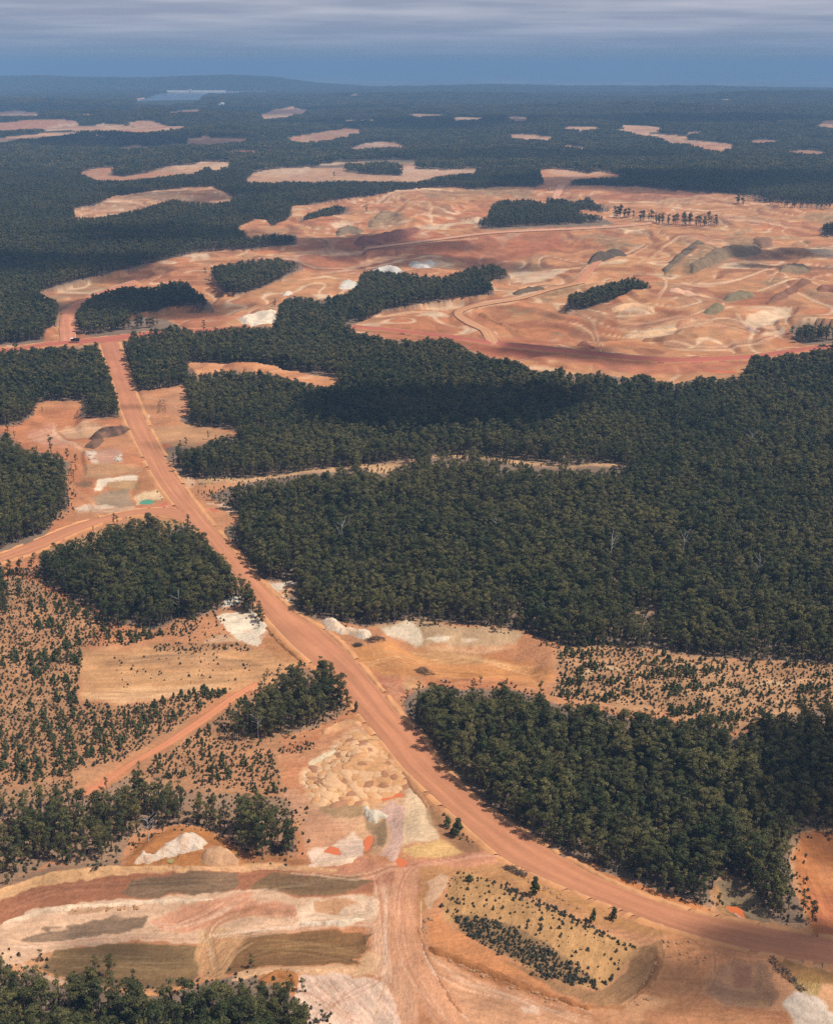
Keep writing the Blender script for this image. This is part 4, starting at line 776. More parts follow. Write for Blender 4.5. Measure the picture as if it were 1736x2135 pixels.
for poly, c, fe, stg, streak in PAINT:
    line = streak == 'line'
    if line: streak = None
    fe = fe if line else fe * .55
    s = sdist(poly, GX if line else WX, GY if line else WY, fe * 2 + 4)
    if not line: s = s + (n_mid * 1.6 + n_fine * 1.6) * np.minimum(fe, 8)
    w = sstep(-fe, fe, s) * stg
    m = w > 0.002
    if not m.any(): continue
    if streak == 'plain': w = w * (gy > 18500)
    cc = np.tile(alb(c), (int(m.sum()), 1))
    if streak and streak != 'plain':
        a = math.radians(streak[0]); xs = gx[m]; ys = gy[m]
        bend = fbm(xs / 60, ys / 60, 191, 2) * 6
        uu = xs * math.cos(a) + ys * math.sin(a); vv = -xs * math.sin(a) + ys * math.cos(a) + bend
        SVm = np.stack([uu / (streak[1] * .35), vv / (streak[2] * 3.2), np.full(len(uu), streak[3] * .62)], 1)
        st = vn(uu / streak[1], vv / (streak[2] * 2.2), 201) * 0.6 + vn(uu / (streak[1] * .6), vv / streak[2], 211) * 0.4
        cc = cc * (1 + (st - 0.5) * 1.2 * streak[3])[:, None]
        # gaps in a strip's edge where the scraper passes ended
        w[m] = sstep(-fe, fe, s[m] + (st - .5) * 34 * streak[3]) * stg
        wr = np.clip(w[m] / stg, 0, 1); inn = wr > .5
        SVm[:, 2] *= sstep(.55, .98, wr); old = SV[m]; old[:, 2] *= 1 - sstep(.02, .4, wr)
        SV[m] = np.where(inn[:, None], SVm, old); lk += 1; tmp = LID[m]; tmp[inn] = lk; LID[m] = tmp
    ww = w[m][:, None]
    col[m] = col[m] * (1 - ww) + cc * ww
# far land: general tone of wooded and open plain
pl = sstep(17000, 19000, gy)
pn = fbm(gx / 2600, gy / 5200, 221, 4)
pcol = alb((196, 184, 146))[None, :] * (1 + 2.2 * pn[:, None])
col = col * (1 - pl[:, None] * 0.6) + pcol * pl[:, None] * 0.6
farc = openm * sstep(2800, 3600, gy) * (1 - pl)
mixc((176, 132, 102), farc * sstep(.0, .2, fbm(gx / 170, gy / 300, 281, 4)) * .6); mixc((236, 200, 164), farc * sstep(.05, .22, fbm(gx / 130, gy / 240, 291, 4)) * .6)
farforest = (GF > 0.5) * sstep(2500, 5000, gy) * (1 - pl)
col = col * (1 - farforest[:, None]) + np.array([0.040, 0.047, 0.028]) * farforest[:, None]
col *= (1 + 0.35 * openm * minek * fbm(gx / 16, gy / 24, 271, 3) + 0.22 * n_fine * openm + 0.18 * n_mid * openm)[:, None]
col *= 1 - (openm * minek)[:, None] * np.array([0, .02, .07])
col = np.clip(col, 0.005, 0.8)
LG = LID.reshape(len(rows), len(u)); dif = np.zeros(LG.shape, bool)
for dy, dx in ((0, 1), (1, 0), (1, 1), (1, -1)):
    q = LG != np.roll(LG, (dy, dx), (0, 1)); dif |= q | np.roll(q, (-dy, -dx), (0, 1))
SV[dif.ravel(), 2] = 0
gm = mesh_np('ground', np.stack([gx, gy, gz], 1), grid_faces(len(rows), len(u)), M_GROUND, True)
col_attr(gm, col); vec_attr(gm, SV)
ground = link(bpy.data.objects.new('ground', gm)); tag(ground, 'orange bare mine soil and forest floor reaching to the horizon', kind='structure')

# ------------------------------------------------------------------ roads and banks
def resample(pr, n):
    a = np.array([[*p[0], *p[1]] for p in pr], float)
    # catmull-rom through the pairs
    out = []
    for i in range(len(a) - 1):
        p0 = a[max(i - 1, 0)]; p1 = a[i]; p2 = a[i + 1]; p3 = a[min(i + 2, len(a) - 1)]
        for k in range(n):
            t = k / n
            out.append(0.5 * ((2 * p1) + (-p0 + p2) * t + (2 * p0 - 5 * p1 + 4 * p2 - p3) * t * t + (-p0 + 3 * p1 - 3 * p2 + p3) * t ** 3))
    out.append(a[-1]); return np.array(out)
LIFT = 0.0
ROADLABEL = [('broad red gravel haul road running straight through the forest and curving round the bend', True),
             ('red haul road crossing the end of the straight with a truck on it', True),
             ('orange haul road leaving the crossing towards the mine between two woods', False),
             ('dark red haul road along the near edge of the mine', True),
             ('pale winding access road climbing from the red haul road into the mine', False),
             ('thin pale access road along the upper rim of the mine pit', False),
             ('short pale access road between the far tree belts', False),
             ('short reddish ramp below the dark gravel mound', False),
             ('red branch road joining the straight beside the turquoise pond', True),
             ('narrow orange dirt track cutting through the shrubs', False)]
for ri, (nm, pr, c, berm) in enumerate(ROADS):
    LIFT += 0.012
    E = resample(pr, 14)
    lx, ly, lz = unproject(E[:, 0], E[:, 1]); rx, ry, rz = unproject(E[:, 2], E[:, 3])
    nc = 25; n = len(E)
    t = np.linspace(0, 1, nc)[None, :]
    wob = (fbm(np.arange(n) * 0.35, np.zeros(n), 300 + ri, 3) * 0.05)[:, None]
    x = lx[:, None] * (1 - t) + rx[:, None] * t; y = ly[:, None] * (1 - t) + ry[:, None] * t
    x = x + wob * (rx - lx)[:, None] * (np.abs(t - .5) * 2); y = y + wob * (ry - ly)[:, None] * (np.abs(t - .5) * 2)
    z = macro(x, y) + LIFT + 0.16 * (1 - (2 * t - 1) ** 2) + np.where(y > 1000, 0.25, 0.0)
    ed = 0.22 if ri == 10 else 0.4; z[:, 0] -= ed; z[:, -1] -= ed
    V = np.stack([x.ravel(), y.ravel(), z.ravel()], 1)
    me = mesh_np(nm, V, grid_faces(n, nc), M_ROAD, True)
    cb = np.tile(alb(c), (n * nc, 1))
    tt = np.repeat(t, n, 0).ravel(); ss = np.repeat(np.cumsum(np.r_[0, np.hypot(np.diff(lx + rx), np.diff(ly + ry)) / 2])[:, None], nc, 1).ravel()
    wear = vn(ss / 55, tt * 9, 320 + ri) * 0.45 + vn(ss / 14, tt * 17, 330 + ri) * 0.3 + vn(ss / 60, tt * 1.3, 325 + ri) * 0.5 - 0.62
    cb = cb * (1 + 0.42 * wear)[:, None]
    lane = np.exp(-((tt - 0.33) / 0.10) ** 2) + np.exp(-((tt - 0.70) / 0.10) ** 2)
    cb = cb * (1 + 0.10 * lane)[:, None] * np.array([1, 1, 1.0])
    edge = sstep(0.42, 0.5, np.abs(tt - 0.5))[:, None]
    cb = cb * (1 - edge * 0.35) + alb((226, 168, 120)) * edge * 0.35
    if ri == 10:
        ew = sstep(.22, .5, np.abs(tt - .5) + .12 * fbm(V[:, 0] / 5, V[:, 1] / 5, 371, 3))[:, None]; cb = cb * (1 - ew) + alb((224, 166, 126)) * (1 + .3 * fbm(V[:, 0] / 4, V[:, 1] / 4, 372, 3))[:, None] * ew
    if nm == 'haul_road' and ri == 0:
        fr = sstep(900, 1300, V[:, 1])[:, None]; cb = cb * (1 - fr * .4) + alb((200, 122, 96)) * fr * .4
    wd = np.repeat(np.hypot(lx - rx, ly - ry)[:, None], nc, 1).ravel()
    col_attr(me, np.clip(cb, 0, .8)); vec_attr(me, np.stack([ss / 45, tt * wd / 1.1, np.full(len(ss), .08)], 1))
    ro = link(bpy.data.objects.new(nm, me)); tag(ro, ROADLABEL[ri][0], kind='structure')
    if berm:
        for side in (0, 1):
            ex, ey = (lx, ly) if side == 0 else (rx, ry)
            ox, oy = (lx - rx, ly - ry) if side == 0 else (rx - lx, ry - ly)
            ln = np.hypot(ox, oy); ox, oy = ox / ln, oy / ln
            # ridge cross-section, metres out from the road edge
            prof = [(-0.5, -0.1), (0.25, 0.4), (0.8, 0.42), (2.2, 0.0), (5.2, -1.0)] if ri == 0 else [(-0.4, -0.1), (0.3, 0.5), (0.8, 0.5), (1.6, 0.0), (3.2, -1.0)]
            k = np.clip(fbm(np.arange(n) * 0.6, np.zeros(n), 340 + ri * 3 + side, 3) * 3.4 + 0.9, 0.1, 2.0)
            k = np.repeat(k, 1)
            # no ridge where another road joins
            X, Y = to_px(ex + ox * 4, ey + oy * 4, macro(ex + ox * 4, ey + oy * 4))
            for qi, poly in enumerate(ROADPOLY):
                if qi != ri: k = k * (1 - sstep(-7, 0, sdist(poly, X, Y, 20)))
            bx = np.stack([ex + ox * d for d, _ in prof], 1); by = np.stack([ey + oy * d for d, _ in prof], 1)
            jit = fbm(bx / 1.7, by / 1.7, 350, 2) * 0.6
            bz = macro(bx, by) + LIFT + np.stack([np.where(h > 0, h * k, h) for _, h in prof], 1) + jit * (np.array([0, .6, 1, 1, .4])[None, :]) * np.minimum(k, 1)[:, None] + np.where(by > 1000, 0.2, 0.0)
            Vb = np.stack([bx.ravel(), by.ravel(), bz.ravel()], 1)
            F = grid_faces(n, len(prof))
            kk = np.minimum(np.repeat(k[:-1, None], len(prof) - 1, 1), np.repeat(k[1:, None], len(prof) - 1, 1)).ravel()
            F = F[kk > 0.12]
            if not len(F): continue
            mb = mesh_np('berm', Vb, F, M_ROAD, False)
            cbm = np.tile(alb((222, 154, 100) if gy is not None else c), (len(Vb), 1)) * (1 + 0.5 * fbm(Vb[:, 0] / 6, Vb[:, 1] / 6, 360, 3))[:, None]
            if ri in (1, 3): cbm = cbm * 0.75
            crest = np.tile(np.array([.3, 1, .7, 0, 0]), n)[:, None] * .32; cbm = cbm * (1 - crest) + alb((240, 188, 140)) * crest
            col_attr(mb, np.clip(cbm, 0, .8)); vec_attr(mb, np.zeros((len(Vb), 3)))
            link(bpy.data.objects.new('berm', mb), ro)

# ------------------------------------------------------------------ ponds, reservoir, heaps
def world_poly(poly):
    p = np.array(poly); x, y, z = unproject(p[:, 0], p[:, 1]); return x, y
def sheet(name, poly, sp, zf, mat, smooth=True, grow=0.0, colour=None):
    """a sheet of ground-plan shape: grid cells inside the traced outline"""
    x, y = world_poly(poly)
    x0, x1, y0, y1 = x.min() - sp, x.max() + sp, y.min() - sp, y.max() + sp
    nx = int((x1 - x0) / sp) + 2; ny = int((y1 - y0) / sp) + 2
    g, h = np.meshgrid(x0 + np.arange(nx) * sp, y0 + np.arange(ny) * sp)
    gx_, gy_ = g.ravel(), h.ravel()
    s = sdist(list(zip(x, y)), gx_, gy_, 50) + grow
    if colour is not None: s = s + fbm(gx_ / (sp * 6), gy_ / (sp * 6), 451, 3) * sp * 4.5
    F = grid_faces(ny, nx)
    keep = (s[F] > 0).any(1); F = F[keep]
    used = np.unique(F); remap = -np.ones(len(gx_), int); remap[used] = np.arange(len(used))
    V = np.stack([gx_[used], gy_[used], zf(gx_[used], gy_[used], s[used])], 1)
    me = mesh_np(name, V, remap[F], mat, smooth)
    if colour is not None: col_attr(me, np.clip(colour(V, s[used]), 0, .8))
    return me
def pond(poly, mat, label):
    p = np.array(poly); c = p.mean(0); q = []
    for i in range(len(p)):                       # denser outline, a little outside the hollow
        for t in np.linspace(0, 1, 6)[:-1]: q.append(p[i] * (1 - t) + p[(i + 1) % len(p)] * t)
    q = c + (np.array(q) - c) * 1.12
    x, y, z = unproject(q[:, 0], q[:, 1])
    lev = float(np.percentile(ground_z(x, y), 30)) - 0.12
    bm = bmesh.new(); vv = [bm.verts.new((a, b, lev)) for a, b in zip(x, y)]; bm.faces.new(vv); bmesh.ops.triangulate(bm, faces=bm.faces[:])
    me = bpy.data.meshes.new('pond'); bm.to_mesh(me); bm.free(); me.materials.append(mat)
    tag(link(bpy.data.objects.new('pond', me)), label, kind='structure')
for args in PONDS: pond(*args)
# reservoir
x, y = world_poly(RESERVOIR)
RESW = list(zip(x, y))
def flatp(poly, z):
    p = np.array(poly); dx = (p[:, 0] - PW / 2) / FPX; du = (PH / 2 - p[:, 1]) / FPX
    ry = cp + du * sp; rz = -sp + du * cp; t = (z - CAM_Z) / rz; return dx * t, ry * t
rx_, ry_ = flatp(RESERVOIR, -4.5)
bm = bmesh.new(); vs_ = [bm.verts.new((a, b, -4.5)) for a, b in zip(rx_, ry_)]; bm.faces.new(vs_); me = bpy.data.meshes.new('reservoir'); bm.to_mesh(me); bm.free(); me.materials.append(W_LAKE)
tag(link(bpy.data.objects.new('reservoir', me)), 'long pale reservoir in front of the dam wall', kind='structure')

def heap(name, poly, h, sp, color, label, cat, group=None, rough=0.35, steep=1.3, tint=None):
    x, y = world_poly(poly); cxw, cyw = x.mean(), y.mean(); wmax = max(x.max() - x.min(), y.max() - y.min())
    base = ground_z(np.array([cxw]), np.array([cyw]))[0]
    spl = list(zip(x, y))
    smax = max(1.0, sdist(spl, np.array([cxw]), np.array([cyw]), 500)[0])
    sd_max = [None]
    def zf(a, b, s):
        d = np.clip(s / max(2.0, steep * h * 1.4), 0, 1)
        n = fbm(a / (sp * 5), b / (sp * 5), 401, 3); n2 = fbm(a / (sp * 1.7), b / (sp * 1.7), 402, 2)
        zz = height_all(a, b)[0]
        return np.where(s > 0, zz + h * (1 - (1 - d) ** 1.6) * (1 + rough * 2 * n) + 0.5 * rough * n2 * np.minimum(d * 3, 1) + 0.1, zz - 0.6)
    def cf(V, s):
        c = np.tile(alb(color), (len(V), 1)); n = fbm(V[:, 0] / 4, V[:, 1] / 4, 403, 3)
        if tint is not None:
            w = sstep(0.0, 0.2, n)[:, None] * 0.7; c = c * (1 - w) + alb(tint) * w
        return c * (1 + 0.5 * n)[:, None]
    me = sheet(name, poly, sp, zf, M_GROUND, True, 0.0, cf); vec_attr(me, np.zeros((len(me.vertices), 3)))
    o = link(bpy.data.objects.new(name, me)); tag(o, label, cat, group); return o
heap('clay_heap', P('G', (538, 414), (600, 370), (640, 383), (720, 343), (760, 318), (812, 303), (868, 345), (850, 372), (780, 384), (700, 394), (620, 414)), 2.2, 0.5, (250, 222, 194), 'lumpy white clay heap against the orange bank above the graded strip', 'clay heap', tint=(228, 184, 144), rough=.85, steep=1.9)
heap('clay_heap', P('G', (828, 384), (860, 366), (930, 354), (985, 380), (998, 414), (900, 418), (840, 410)), 2.6, 0.8, (224, 172, 128), 'tan clay heap next to the lumpy white heap', 'clay heap')
heap('clay_heap', P('J', (845, 1060), (860, 972), (905, 978), (945, 1020), (1000, 1030), (1105, 1080), (1080, 1104), (1020, 1112), (980, 1162), (900, 1122)), 2.2, 0.5, (248, 228, 198), 'bright white clay heap beside the pale ramp below the dumped heaps', 'clay heap')
heap('clay_heap', P('M', (78, 122), (200, 98), (272, 138), (330, 178), (420, 188), (562, 200), (588, 240), (540, 294), (450, 274), (350, 244), (260, 244), (130, 184)), 3.4, 0.7, (252, 228, 200), 'white clay ridge at the corner of the forest and the haul road', 'clay heap', tint=(232, 192, 150), rough=.8, steep=1.6)
heap('brown_stockpile', P('C', (362, 754), (390, 730), (430, 700), (470, 708), (500, 695), (542, 714), (505, 737), (455, 748), (405, 760)), 8, 1.0, (112, 84, 68), 'dark brown soil stockpile with two humps beside the straight road', 'stockpile', tint=(150, 110, 86))
heap('brown_stockpile', P('C', (348, 788), (380, 766), (430, 754), (442, 764), (392, 793)), 3, 1.0, (132, 98, 76), 'small brown soil stockpile below the two-humped one', 'stockpile')
heap('gravel_stockpile', P('B', (716, 890), (770, 860), (862, 862), (874, 878), (800, 902), (722, 918)), 10, 2.5, (104, 88, 70), 'dark grey gravel mound in the middle of the mine', 'stockpile', rough=0.2)
heap('gravel_stockpile', P('B', (1400, 812), (1480, 808), (1484, 838), (1440, 856), (1402, 842)), 6, 2.5, (150, 112, 84), 'round brown gravel mound in the mine beyond the grey ridges', 'stockpile')
heap('brown_stockpile', P('D', (1438, 194), (1500, 168), (1600, 124), (1642, 128), (1560, 166), (1470, 198)), 6, 2.2, (150, 104, 76), 'long brown overburden ridge in the mine near the small wood', 'stockpile')
heap('clay_heap', P('A', (1545, 948), (1580, 935), (1640, 935), (1672, 952), (1655, 962), (1600, 955)), 7, 2.2, (226, 214, 200), 'white clay bank rising behind the dark peninsula of trees', 'clay heap')
heap('clay_heap', P('C', (990, 256), (1030, 242), (1075, 236), (1150, 238), (1158, 262), (1090, 276), (1010, 268)), 5, 1.8, (250, 226, 196), 'white clay face in a bay of the forest', 'clay heap')
heap('clay_heap', P('C', (1170, 160), (1190, 148), (1216, 154), (1214, 166), (1180, 170)), 4, 1.8, (244, 220, 196), 'small white clay heap beside the forest peninsula', 'clay heap')

def ridge(fr, pts, w, h, color, lab, cat='spoil ridge', name='spoil_ridge', tint=None, sp=2.2):
    p = np.array(P(fr, *pts)); n = np.gradient(p, axis=0); n = np.stack([-n[:, 1], n[:, 0]], 1) / (np.linalg.norm(n, axis=1, keepdims=True) + 1e-6)
    k = np.linspace(0, 1, len(p)); ww = (w * (0.35 + .65 * np.sin(np.pi * (0.08 + .84 * k))))[:, None]
    heap(name, [tuple(q) for q in np.concatenate([p + n * ww, (p - n * ww)[::-1]])], h, sp, color, lab, cat, rough=.4, tint=tint)
ridge('U', [(470, 728), (560, 712), (690, 728)], 3, 3, (240, 190, 144), 'upper pale bench ridge in front of the small wood in the mine')
ridge('U', [(540, 818), (640, 806), (740, 800), (840, 792)], 3, 3, (242, 196, 148), 'lower pale bench ridge in front of the small wood in the mine')
ridge('U', [(640, 858), (760, 862), (880, 856), (960, 838)], 4, 3.5, (172, 122, 84), 'brown curved ridge below the pale bench ridges')
ridge('U', [(270, 882), (320, 880), (360, 905)], 4, 5, (150, 96, 72), 'short dark red bank near the red haul road')
ridge('U', [(760, 500), (840, 430), (930, 360), (985, 352)], 7, 6, (128, 108, 84), 'long dark shrubby ridge slanting across the mine')
ridge('U', [(920, 500), (1040, 440), (1160, 385), (1320, 372)], 9, 6, (146, 120, 90), 'broad grey shrubby ridge beside the slanting dark one')
ridge('U', [(1420, 495), (1500, 470), (1600, 478)], 9, 5, (150, 124, 92), 'grey shrubby mound on the right of the mine')
ridge('U', [(1100, 672), (1180, 652), (1270, 648)], 7, 4, (146, 128, 94), 'olive grey mound beside the pink hollow of the mine')
ridge('U', [(1000, 738), (1060, 718), (1110, 716)], 7, 4, (150, 130, 94), 'smaller olive grey mound beside the pink hollow of the mine')
ridge('U', [(1220, 790), (1250, 815), (1320, 835)], 3, 3, (222, 180, 154), 'pale rocky edge of the pink hollow in the mine')
ridge('U', [(780, 650), (860, 640), (950, 652)], 2.5, 3, (236, 182, 146), 'pink and white bank behind the small wood in the mine')
ridge('U', [(1640, 640), (1700, 628), (1760, 650)], 8, 5, (160, 108, 80), 'brown spoil ridge at the right side of the mine')
ridge('T', [(560, 330), (700, 325), (850, 300), (930, 270)], 6, 8, (150, 96, 76), 'long dark red bank above the shaded pit of the mine')
ridge('T', [(640, 245), (720, 190), (820, 190)], 9, 4, (166, 134, 100), 'grey tan pad mound on the far slope of the mine')
ridge('T', [(450, 290), (520, 264), (600, 282)], 7, 4, (150, 124, 96), 'small grey mound on the left slope of the mine')
ridge('T', [(1480, 610), (1560, 582), (1640, 585)], 7, 4, (120, 98, 74), 'dark flat mound beside the winding pale road')
ridge('T', [(1270, 720), (1380, 760), (1500, 800), (1560, 805)], 3, 3, (190, 128, 84), 'thin brown ridge inside the loop of the winding road')
ridge('T', [(880, 445), (960, 455), (1020, 440)], 6, 4, (226, 214, 200), 'white clay mound on the shaded pit floor')
ridge('T', [(470, 578), (520, 566), (580, 572)], 6, 3, (238, 226, 206), 'white clay patch mound at the edge of the forest peninsula')
BERM = [('G', [(10, 655), (160, 612), (340, 584), (640, 566), (890, 556)], 6, .9, (250, 214, 178), 'pale clay berm along the lower side of the left haul strip'),
        ('G', [(-60, 535), (0, 520), (150, 468), (300, 444), (480, 428), (700, 424)], 6, 1.0, (234, 180, 126), 'tan earth bank between open woodland and left haul strip'),
        ('G', [(720, 426), (900, 424), (1100, 424), (1280, 426)], 5, .9, (232, 176, 128), 'tan earth bank below the clay heaps'),
        ('G', [(1250, 642), (1330, 652), (1440, 648), (1545, 628)], 6, .9, (252, 222, 188), 'white clay bank below the scooped hollow'),
        ('G', [(150, 845), (300, 905), (480, 930), (640, 950), (790, 920), (850, 880)], 5, .7, (232, 164, 106), 'orange rim bank round the brown graded strip'),
        ('G', [(960, 895), (1100, 862), (1300, 846), (1500, 846)], 4, .6, (236, 184, 138), 'low tan windrow below the darkest brown strip'),
        ('G', [(1085, 900), (1150, 868), (1215, 872), (1240, 930)], 10, 1.6, (190, 126, 72), 'brown earth mound beside the lowest tree stand'),
        ('H', [(5, 560), (20, 700), (60, 820), (140, 950), (235, 1085)], 3, .6, (210, 146, 104), 'thin windrow along the rough pale track'),
        ('H', [(60, 762), (160, 800), (260, 842), (420, 908), (600, 968), (720, 1008)], 8, 1.3, (190, 124, 74), 'rubbly brown ridge below the planted block'),
        ('H', [(890, 990), (965, 920), (1012, 830), (1004, 745)], 4, .6, (176, 122, 80), 'windrow on the outer side of the loop track'),
        ('J', [(1250, 640), (1340, 770), (1440, 900), (1520, 1030)], 7, .8, (196, 140, 96), 'brown windrow between haul road and dumping ground'),
        ('J', [(430, 230), (560, 190), (700, 140), (820, 140)], 9, 1.0, (230, 170, 120), 'orange bank at the top of the dumping ground'),
        ('J', [(270, 1580), (420, 1560), (600, 1555), (720, 1530), (800, 1490)], 7, .8, (246, 206, 172), 'pale bank round the white clay hollow'),
        ('E', [(1110, 500), (1160, 560), (1230, 620), (1270, 650)], 5, 1.0, (190, 130, 84), 'brown earth bank between white clay pit and haul road')]
for fr_, pth_, w_, h_, c_, l_ in BERM: ridge(fr_, pth_, w_, h_, c_, l_, 'earth bank', 'earth_bank', sp=.6)
# dumped truckloads
HEAPPOLY = P('J', (690, 260), (740, 240), (930, 260), (1000, 330), (1140, 500), (1230, 600), (1290, 690), (1310, 800), (1200, 815), (1000, 890), (1000, 975), (860, 965), (750, 965),
             (480, 960), (400, 990), (340, 920), (270, 750), (260, 680), (330, 600), (400, 560), (560, 440), (640, 360))
hx, hy = world_poly(HEAPPOLY); HP = list(zip(hx, hy))
def heap_mesh(seed):
    r = np.random.default_rng(seed); nr, na = 7, 18
    V = [(0, 0, 1.45)]
    for i in range(1, nr + 1):
        for k in range(na):
            a = 2 * math.pi * k / na; q = i / nr
            rad = 2.9 * q * (1 + 0.18 * math.sin(2 * a + seed) + 0.1 * math.sin(3 * a + 2 * seed)) * (1 + r.normal(0, .03))
            z = 1.45 * (1 - q ** 1.5) + r.normal(0, .07) - (2.2 if i == nr else 0)
            V.append((rad * math.cos(a) * 1.1, rad * math.sin(a), z))
    bm = bmesh.new(); vv = [bm.verts.new(v) for v in V]
    for k in range(na): bm.faces.new((vv[0], vv[1 + k], vv[1 + (k + 1) % na]))
    for i in range(nr - 1):
        for k in range(na):
            a = 1 + i * na + k; b = 1 + i * na + (k + 1) % na
            bm.faces.new((vv[a], vv[a + na], vv[b + na], vv[b]))
    for f in bm.faces: f.smooth = True
    me = bpy.data.meshes.new('spoil_heap'); bm.to_mesh(me); bm.free(); return me
HMATS = [soil_mat('heap_tan', tuple(alb((224, 166, 114))), 0.5, 0.14), soil_mat('heap_cream', tuple(alb((236, 186, 138))), 0.5, 0.14), soil_mat('heap_brown', tuple(alb((186, 132, 96))), 0.5, 0.16)]
HM = []
for mi in range(3):
    for s in range(3):
        me = heap_mesh(s + mi * 3); me.materials.append(HMATS[mi]); HM.append(me)
HL = ['tan truckload heap of spoil in the dumping ground beside the haul road', 'cream truckload heap of spoil in the dumping ground beside the haul road', 'brown truckload heap of spoil among the paler ones in the dumping ground']
HGp = ['tan dumped spoil heaps', 'cream dumped spoil heaps', 'brown dumped spoil heaps']
pts = []
sp_ = 3.0
gxx = np.arange(hx.min(), hx.max(), sp_); gyy = np.arange(hy.min(), hy.max(), sp_ * 0.92)
for j, b in enumerate(gyy):
    for a in gxx:
        pts.append((a + (j % 2) * sp_ / 2 + rng.uniform(-.8, .8), b + rng.uniform(-.8, .8)))
pts = np.array(pts); s = sdist(HP, pts[:, 0], pts[:, 1], 10); pts = pts[s > 0.3]
zz = ground_z(pts[:, 0], pts[:, 1])
for (a, b), z in zip(pts, zz):
    mi = int(rng.choice([0, 0, 0, 1, 1, 1, 2]))
    o = bpy.data.objects.new('spoil_heap', HM[mi * 3 + int(rng.integers(3))]); link(o)
    o.location = (a, b, z - 0.15); o.rotation_euler = (0, 0, rng.uniform(-.5, .5) + (math.pi if rng.random() < .5 else 0)); q = rng.uniform(.65, 1.1); o.scale = (q * rng.uniform(.9, 1.25), q, q * rng.uniform(.38, .68))
    X_, Y_ = to_px(a, b, z); ds = [(math.hypot(X_ - p_, Y_ - q_), t_) for p_, q_, t_ in ((P('J', (1150, 850))[0] + ('nearest the orange pool',)), (P('J', (900, 300))[0] + ('at the narrow top end',)), (P('J', (1200, 600))[0] + ('along the haul road side',)), (P('J', (330, 780))[0] + ('along the woodland side',)), (P('J', (700, 650))[0] + ('in the middle',)))]
    lab = HL[mi].replace(' in the dumping ground beside the haul road', '').replace(' among the paler ones in the dumping ground', '') + ' ' + min(ds)[1] + ' of the dumping ground'
    tag(o, lab.replace('pool of', 'pool in'), 'spoil heap', lab)

# ------------------------------------------------------------------ trees
def tube(V, F, p, q, r0, r1, n=5):
    p = np.array(p, float); q = np.array(q, float); d = q - p; d /= np.linalg.norm(d) + 1e-9
    a = np.cross(d, (0, 0, 1.0)); 
    if np.linalg.norm(a) < 1e-3: a = np.array((1.0, 0, 0))
    a /= np.linalg.norm(a); b = np.cross(d, a); s = len(V)
    for c, r in ((p, r0), (q, r1)):
        for k in range(n):
            t = 2 * math.pi * k / n; V.append(c + r * (a * math.cos(t) + b * math.sin(t)))
    for k in range(n): F.append((s + k, s + (k + 1) % n, s + n + (k + 1) % n, s + n + k))
def leaf_quads(centers, normals, size, r):
    n = len(centers)
    nv = normals / (np.linalg.norm(normals, axis=1, keepdims=True) + 1e-9)
    t = r.normal(size=(n, 3)); t -= nv * (t * nv).sum(1, keepdims=True); t /= np.linalg.norm(t, axis=1, keepdims=True) + 1e-9
    b = np.cross(nv, t); s = (size * r.uniform(.6, 1.3, n))[:, None]; e = s * r.uniform(.5, .9, n)[:, None]
    V = np.stack([centers - t * s - b * e * .6, centers + t * s * .7 - b * e, centers + t * s + b * e * .7, centers - t * s * .6 + b * e], 1).reshape(-1, 3)
    return V, np.arange(4 * n).reshape(n, 4)
def clump_leaves(cs, rad, per, size, r, flat=.75):
    C_, N_, K_ = [], [], []
    for i, (c, ra) in enumerate(zip(cs, rad)):
        m = max(6, int(per * (ra / 1.7) ** 2))
        d = r.normal(size=(m, 3)); d /= np.linalg.norm(d, axis=1, keepdims=True)
        d[:, 2] = np.where(d[:, 2] < -0.35, -d[:, 2], d[:, 2])
        q = ra * r.uniform(.55, 1.08, (m, 1))
        C_.append(c + d * q * np.array([1, 1, flat])); N_.append(d + r.normal(0, .45, (m, 3)) + np.array([0, 0, .25]))
        K_.append(np.full(m, r.uniform(.7, 1.35)) * r.uniform(.75, 1.25, m))
    C_ = np.concatenate(C_); N_ = np.concatenate(N_); K_ = np.concatenate(K_)
    V, F = leaf_quads(C_, N_, size, r)
    return V, F, np.repeat(K_, 4)
def crown_mesh(name, V, F, K, mat, r):
    me = mesh_np(name, V, F, mat)
    tint = r.uniform(.92, 1.08)
    col_attr(me, np.stack([K * tint, K, K * (2 - tint)], 1)); return me
def make_tree(seed, H, per, size, nclump, spread, slender=False):
    r = np.random.default_rng(seed)
    TV, TF = [], []
    top = np.array([r.normal(0, .5), r.normal(0, .5), H * .72]); b0 = np.zeros(3); segs = 4; pts_ = [b0 + (top - b0) * k / segs + np.array([r.normal(0, .15), r.normal(0, .15), 0]) * (k > 0) for k in range(segs + 1)]
    pts_[0][2] = -0.6
    for k in range(segs): tube(TV, TF, pts_[k], pts_[k + 1], .30 - .05 * k, .25 - .05 * k, 6)
    cs, rad = [], []
    for i in range(nclump):
        t = (i + .5) / nclump
        hgt = H * (.24 + .68 * r.uniform(0, 1) ** .8)
        rr = spread * math.sqrt(max(.05, 1 - ((hgt / H - .56) / .5) ** 2)) * r.uniform(.25, 1)
        a = i * 2.4 + r.uniform(-.5, .5)
        c = np.array([rr * math.cos(a), rr * math.sin(a), hgt]); ra = r.uniform(.8, 1.5) * spread / 2.3
        cs.append(c); rad.append(ra)
        st = pts_[0] + (pts_[-1] - pts_[0]) * min(.95, max(.25, (hgt / H - .2)))
        tube(TV, TF, st, c, .11, .04, 4)
    cs.append(np.array([top[0], top[1], H * .9])); rad.append(1.2 * spread / 2.3)
    V, F, K = clump_leaves(np.array(cs), np.array(rad), per, size, r)
    return mesh_np('trunk', np.array(TV), np.array(TF), M_BARK), crown_mesh('crown', V, F, K, M_LEAF, r)
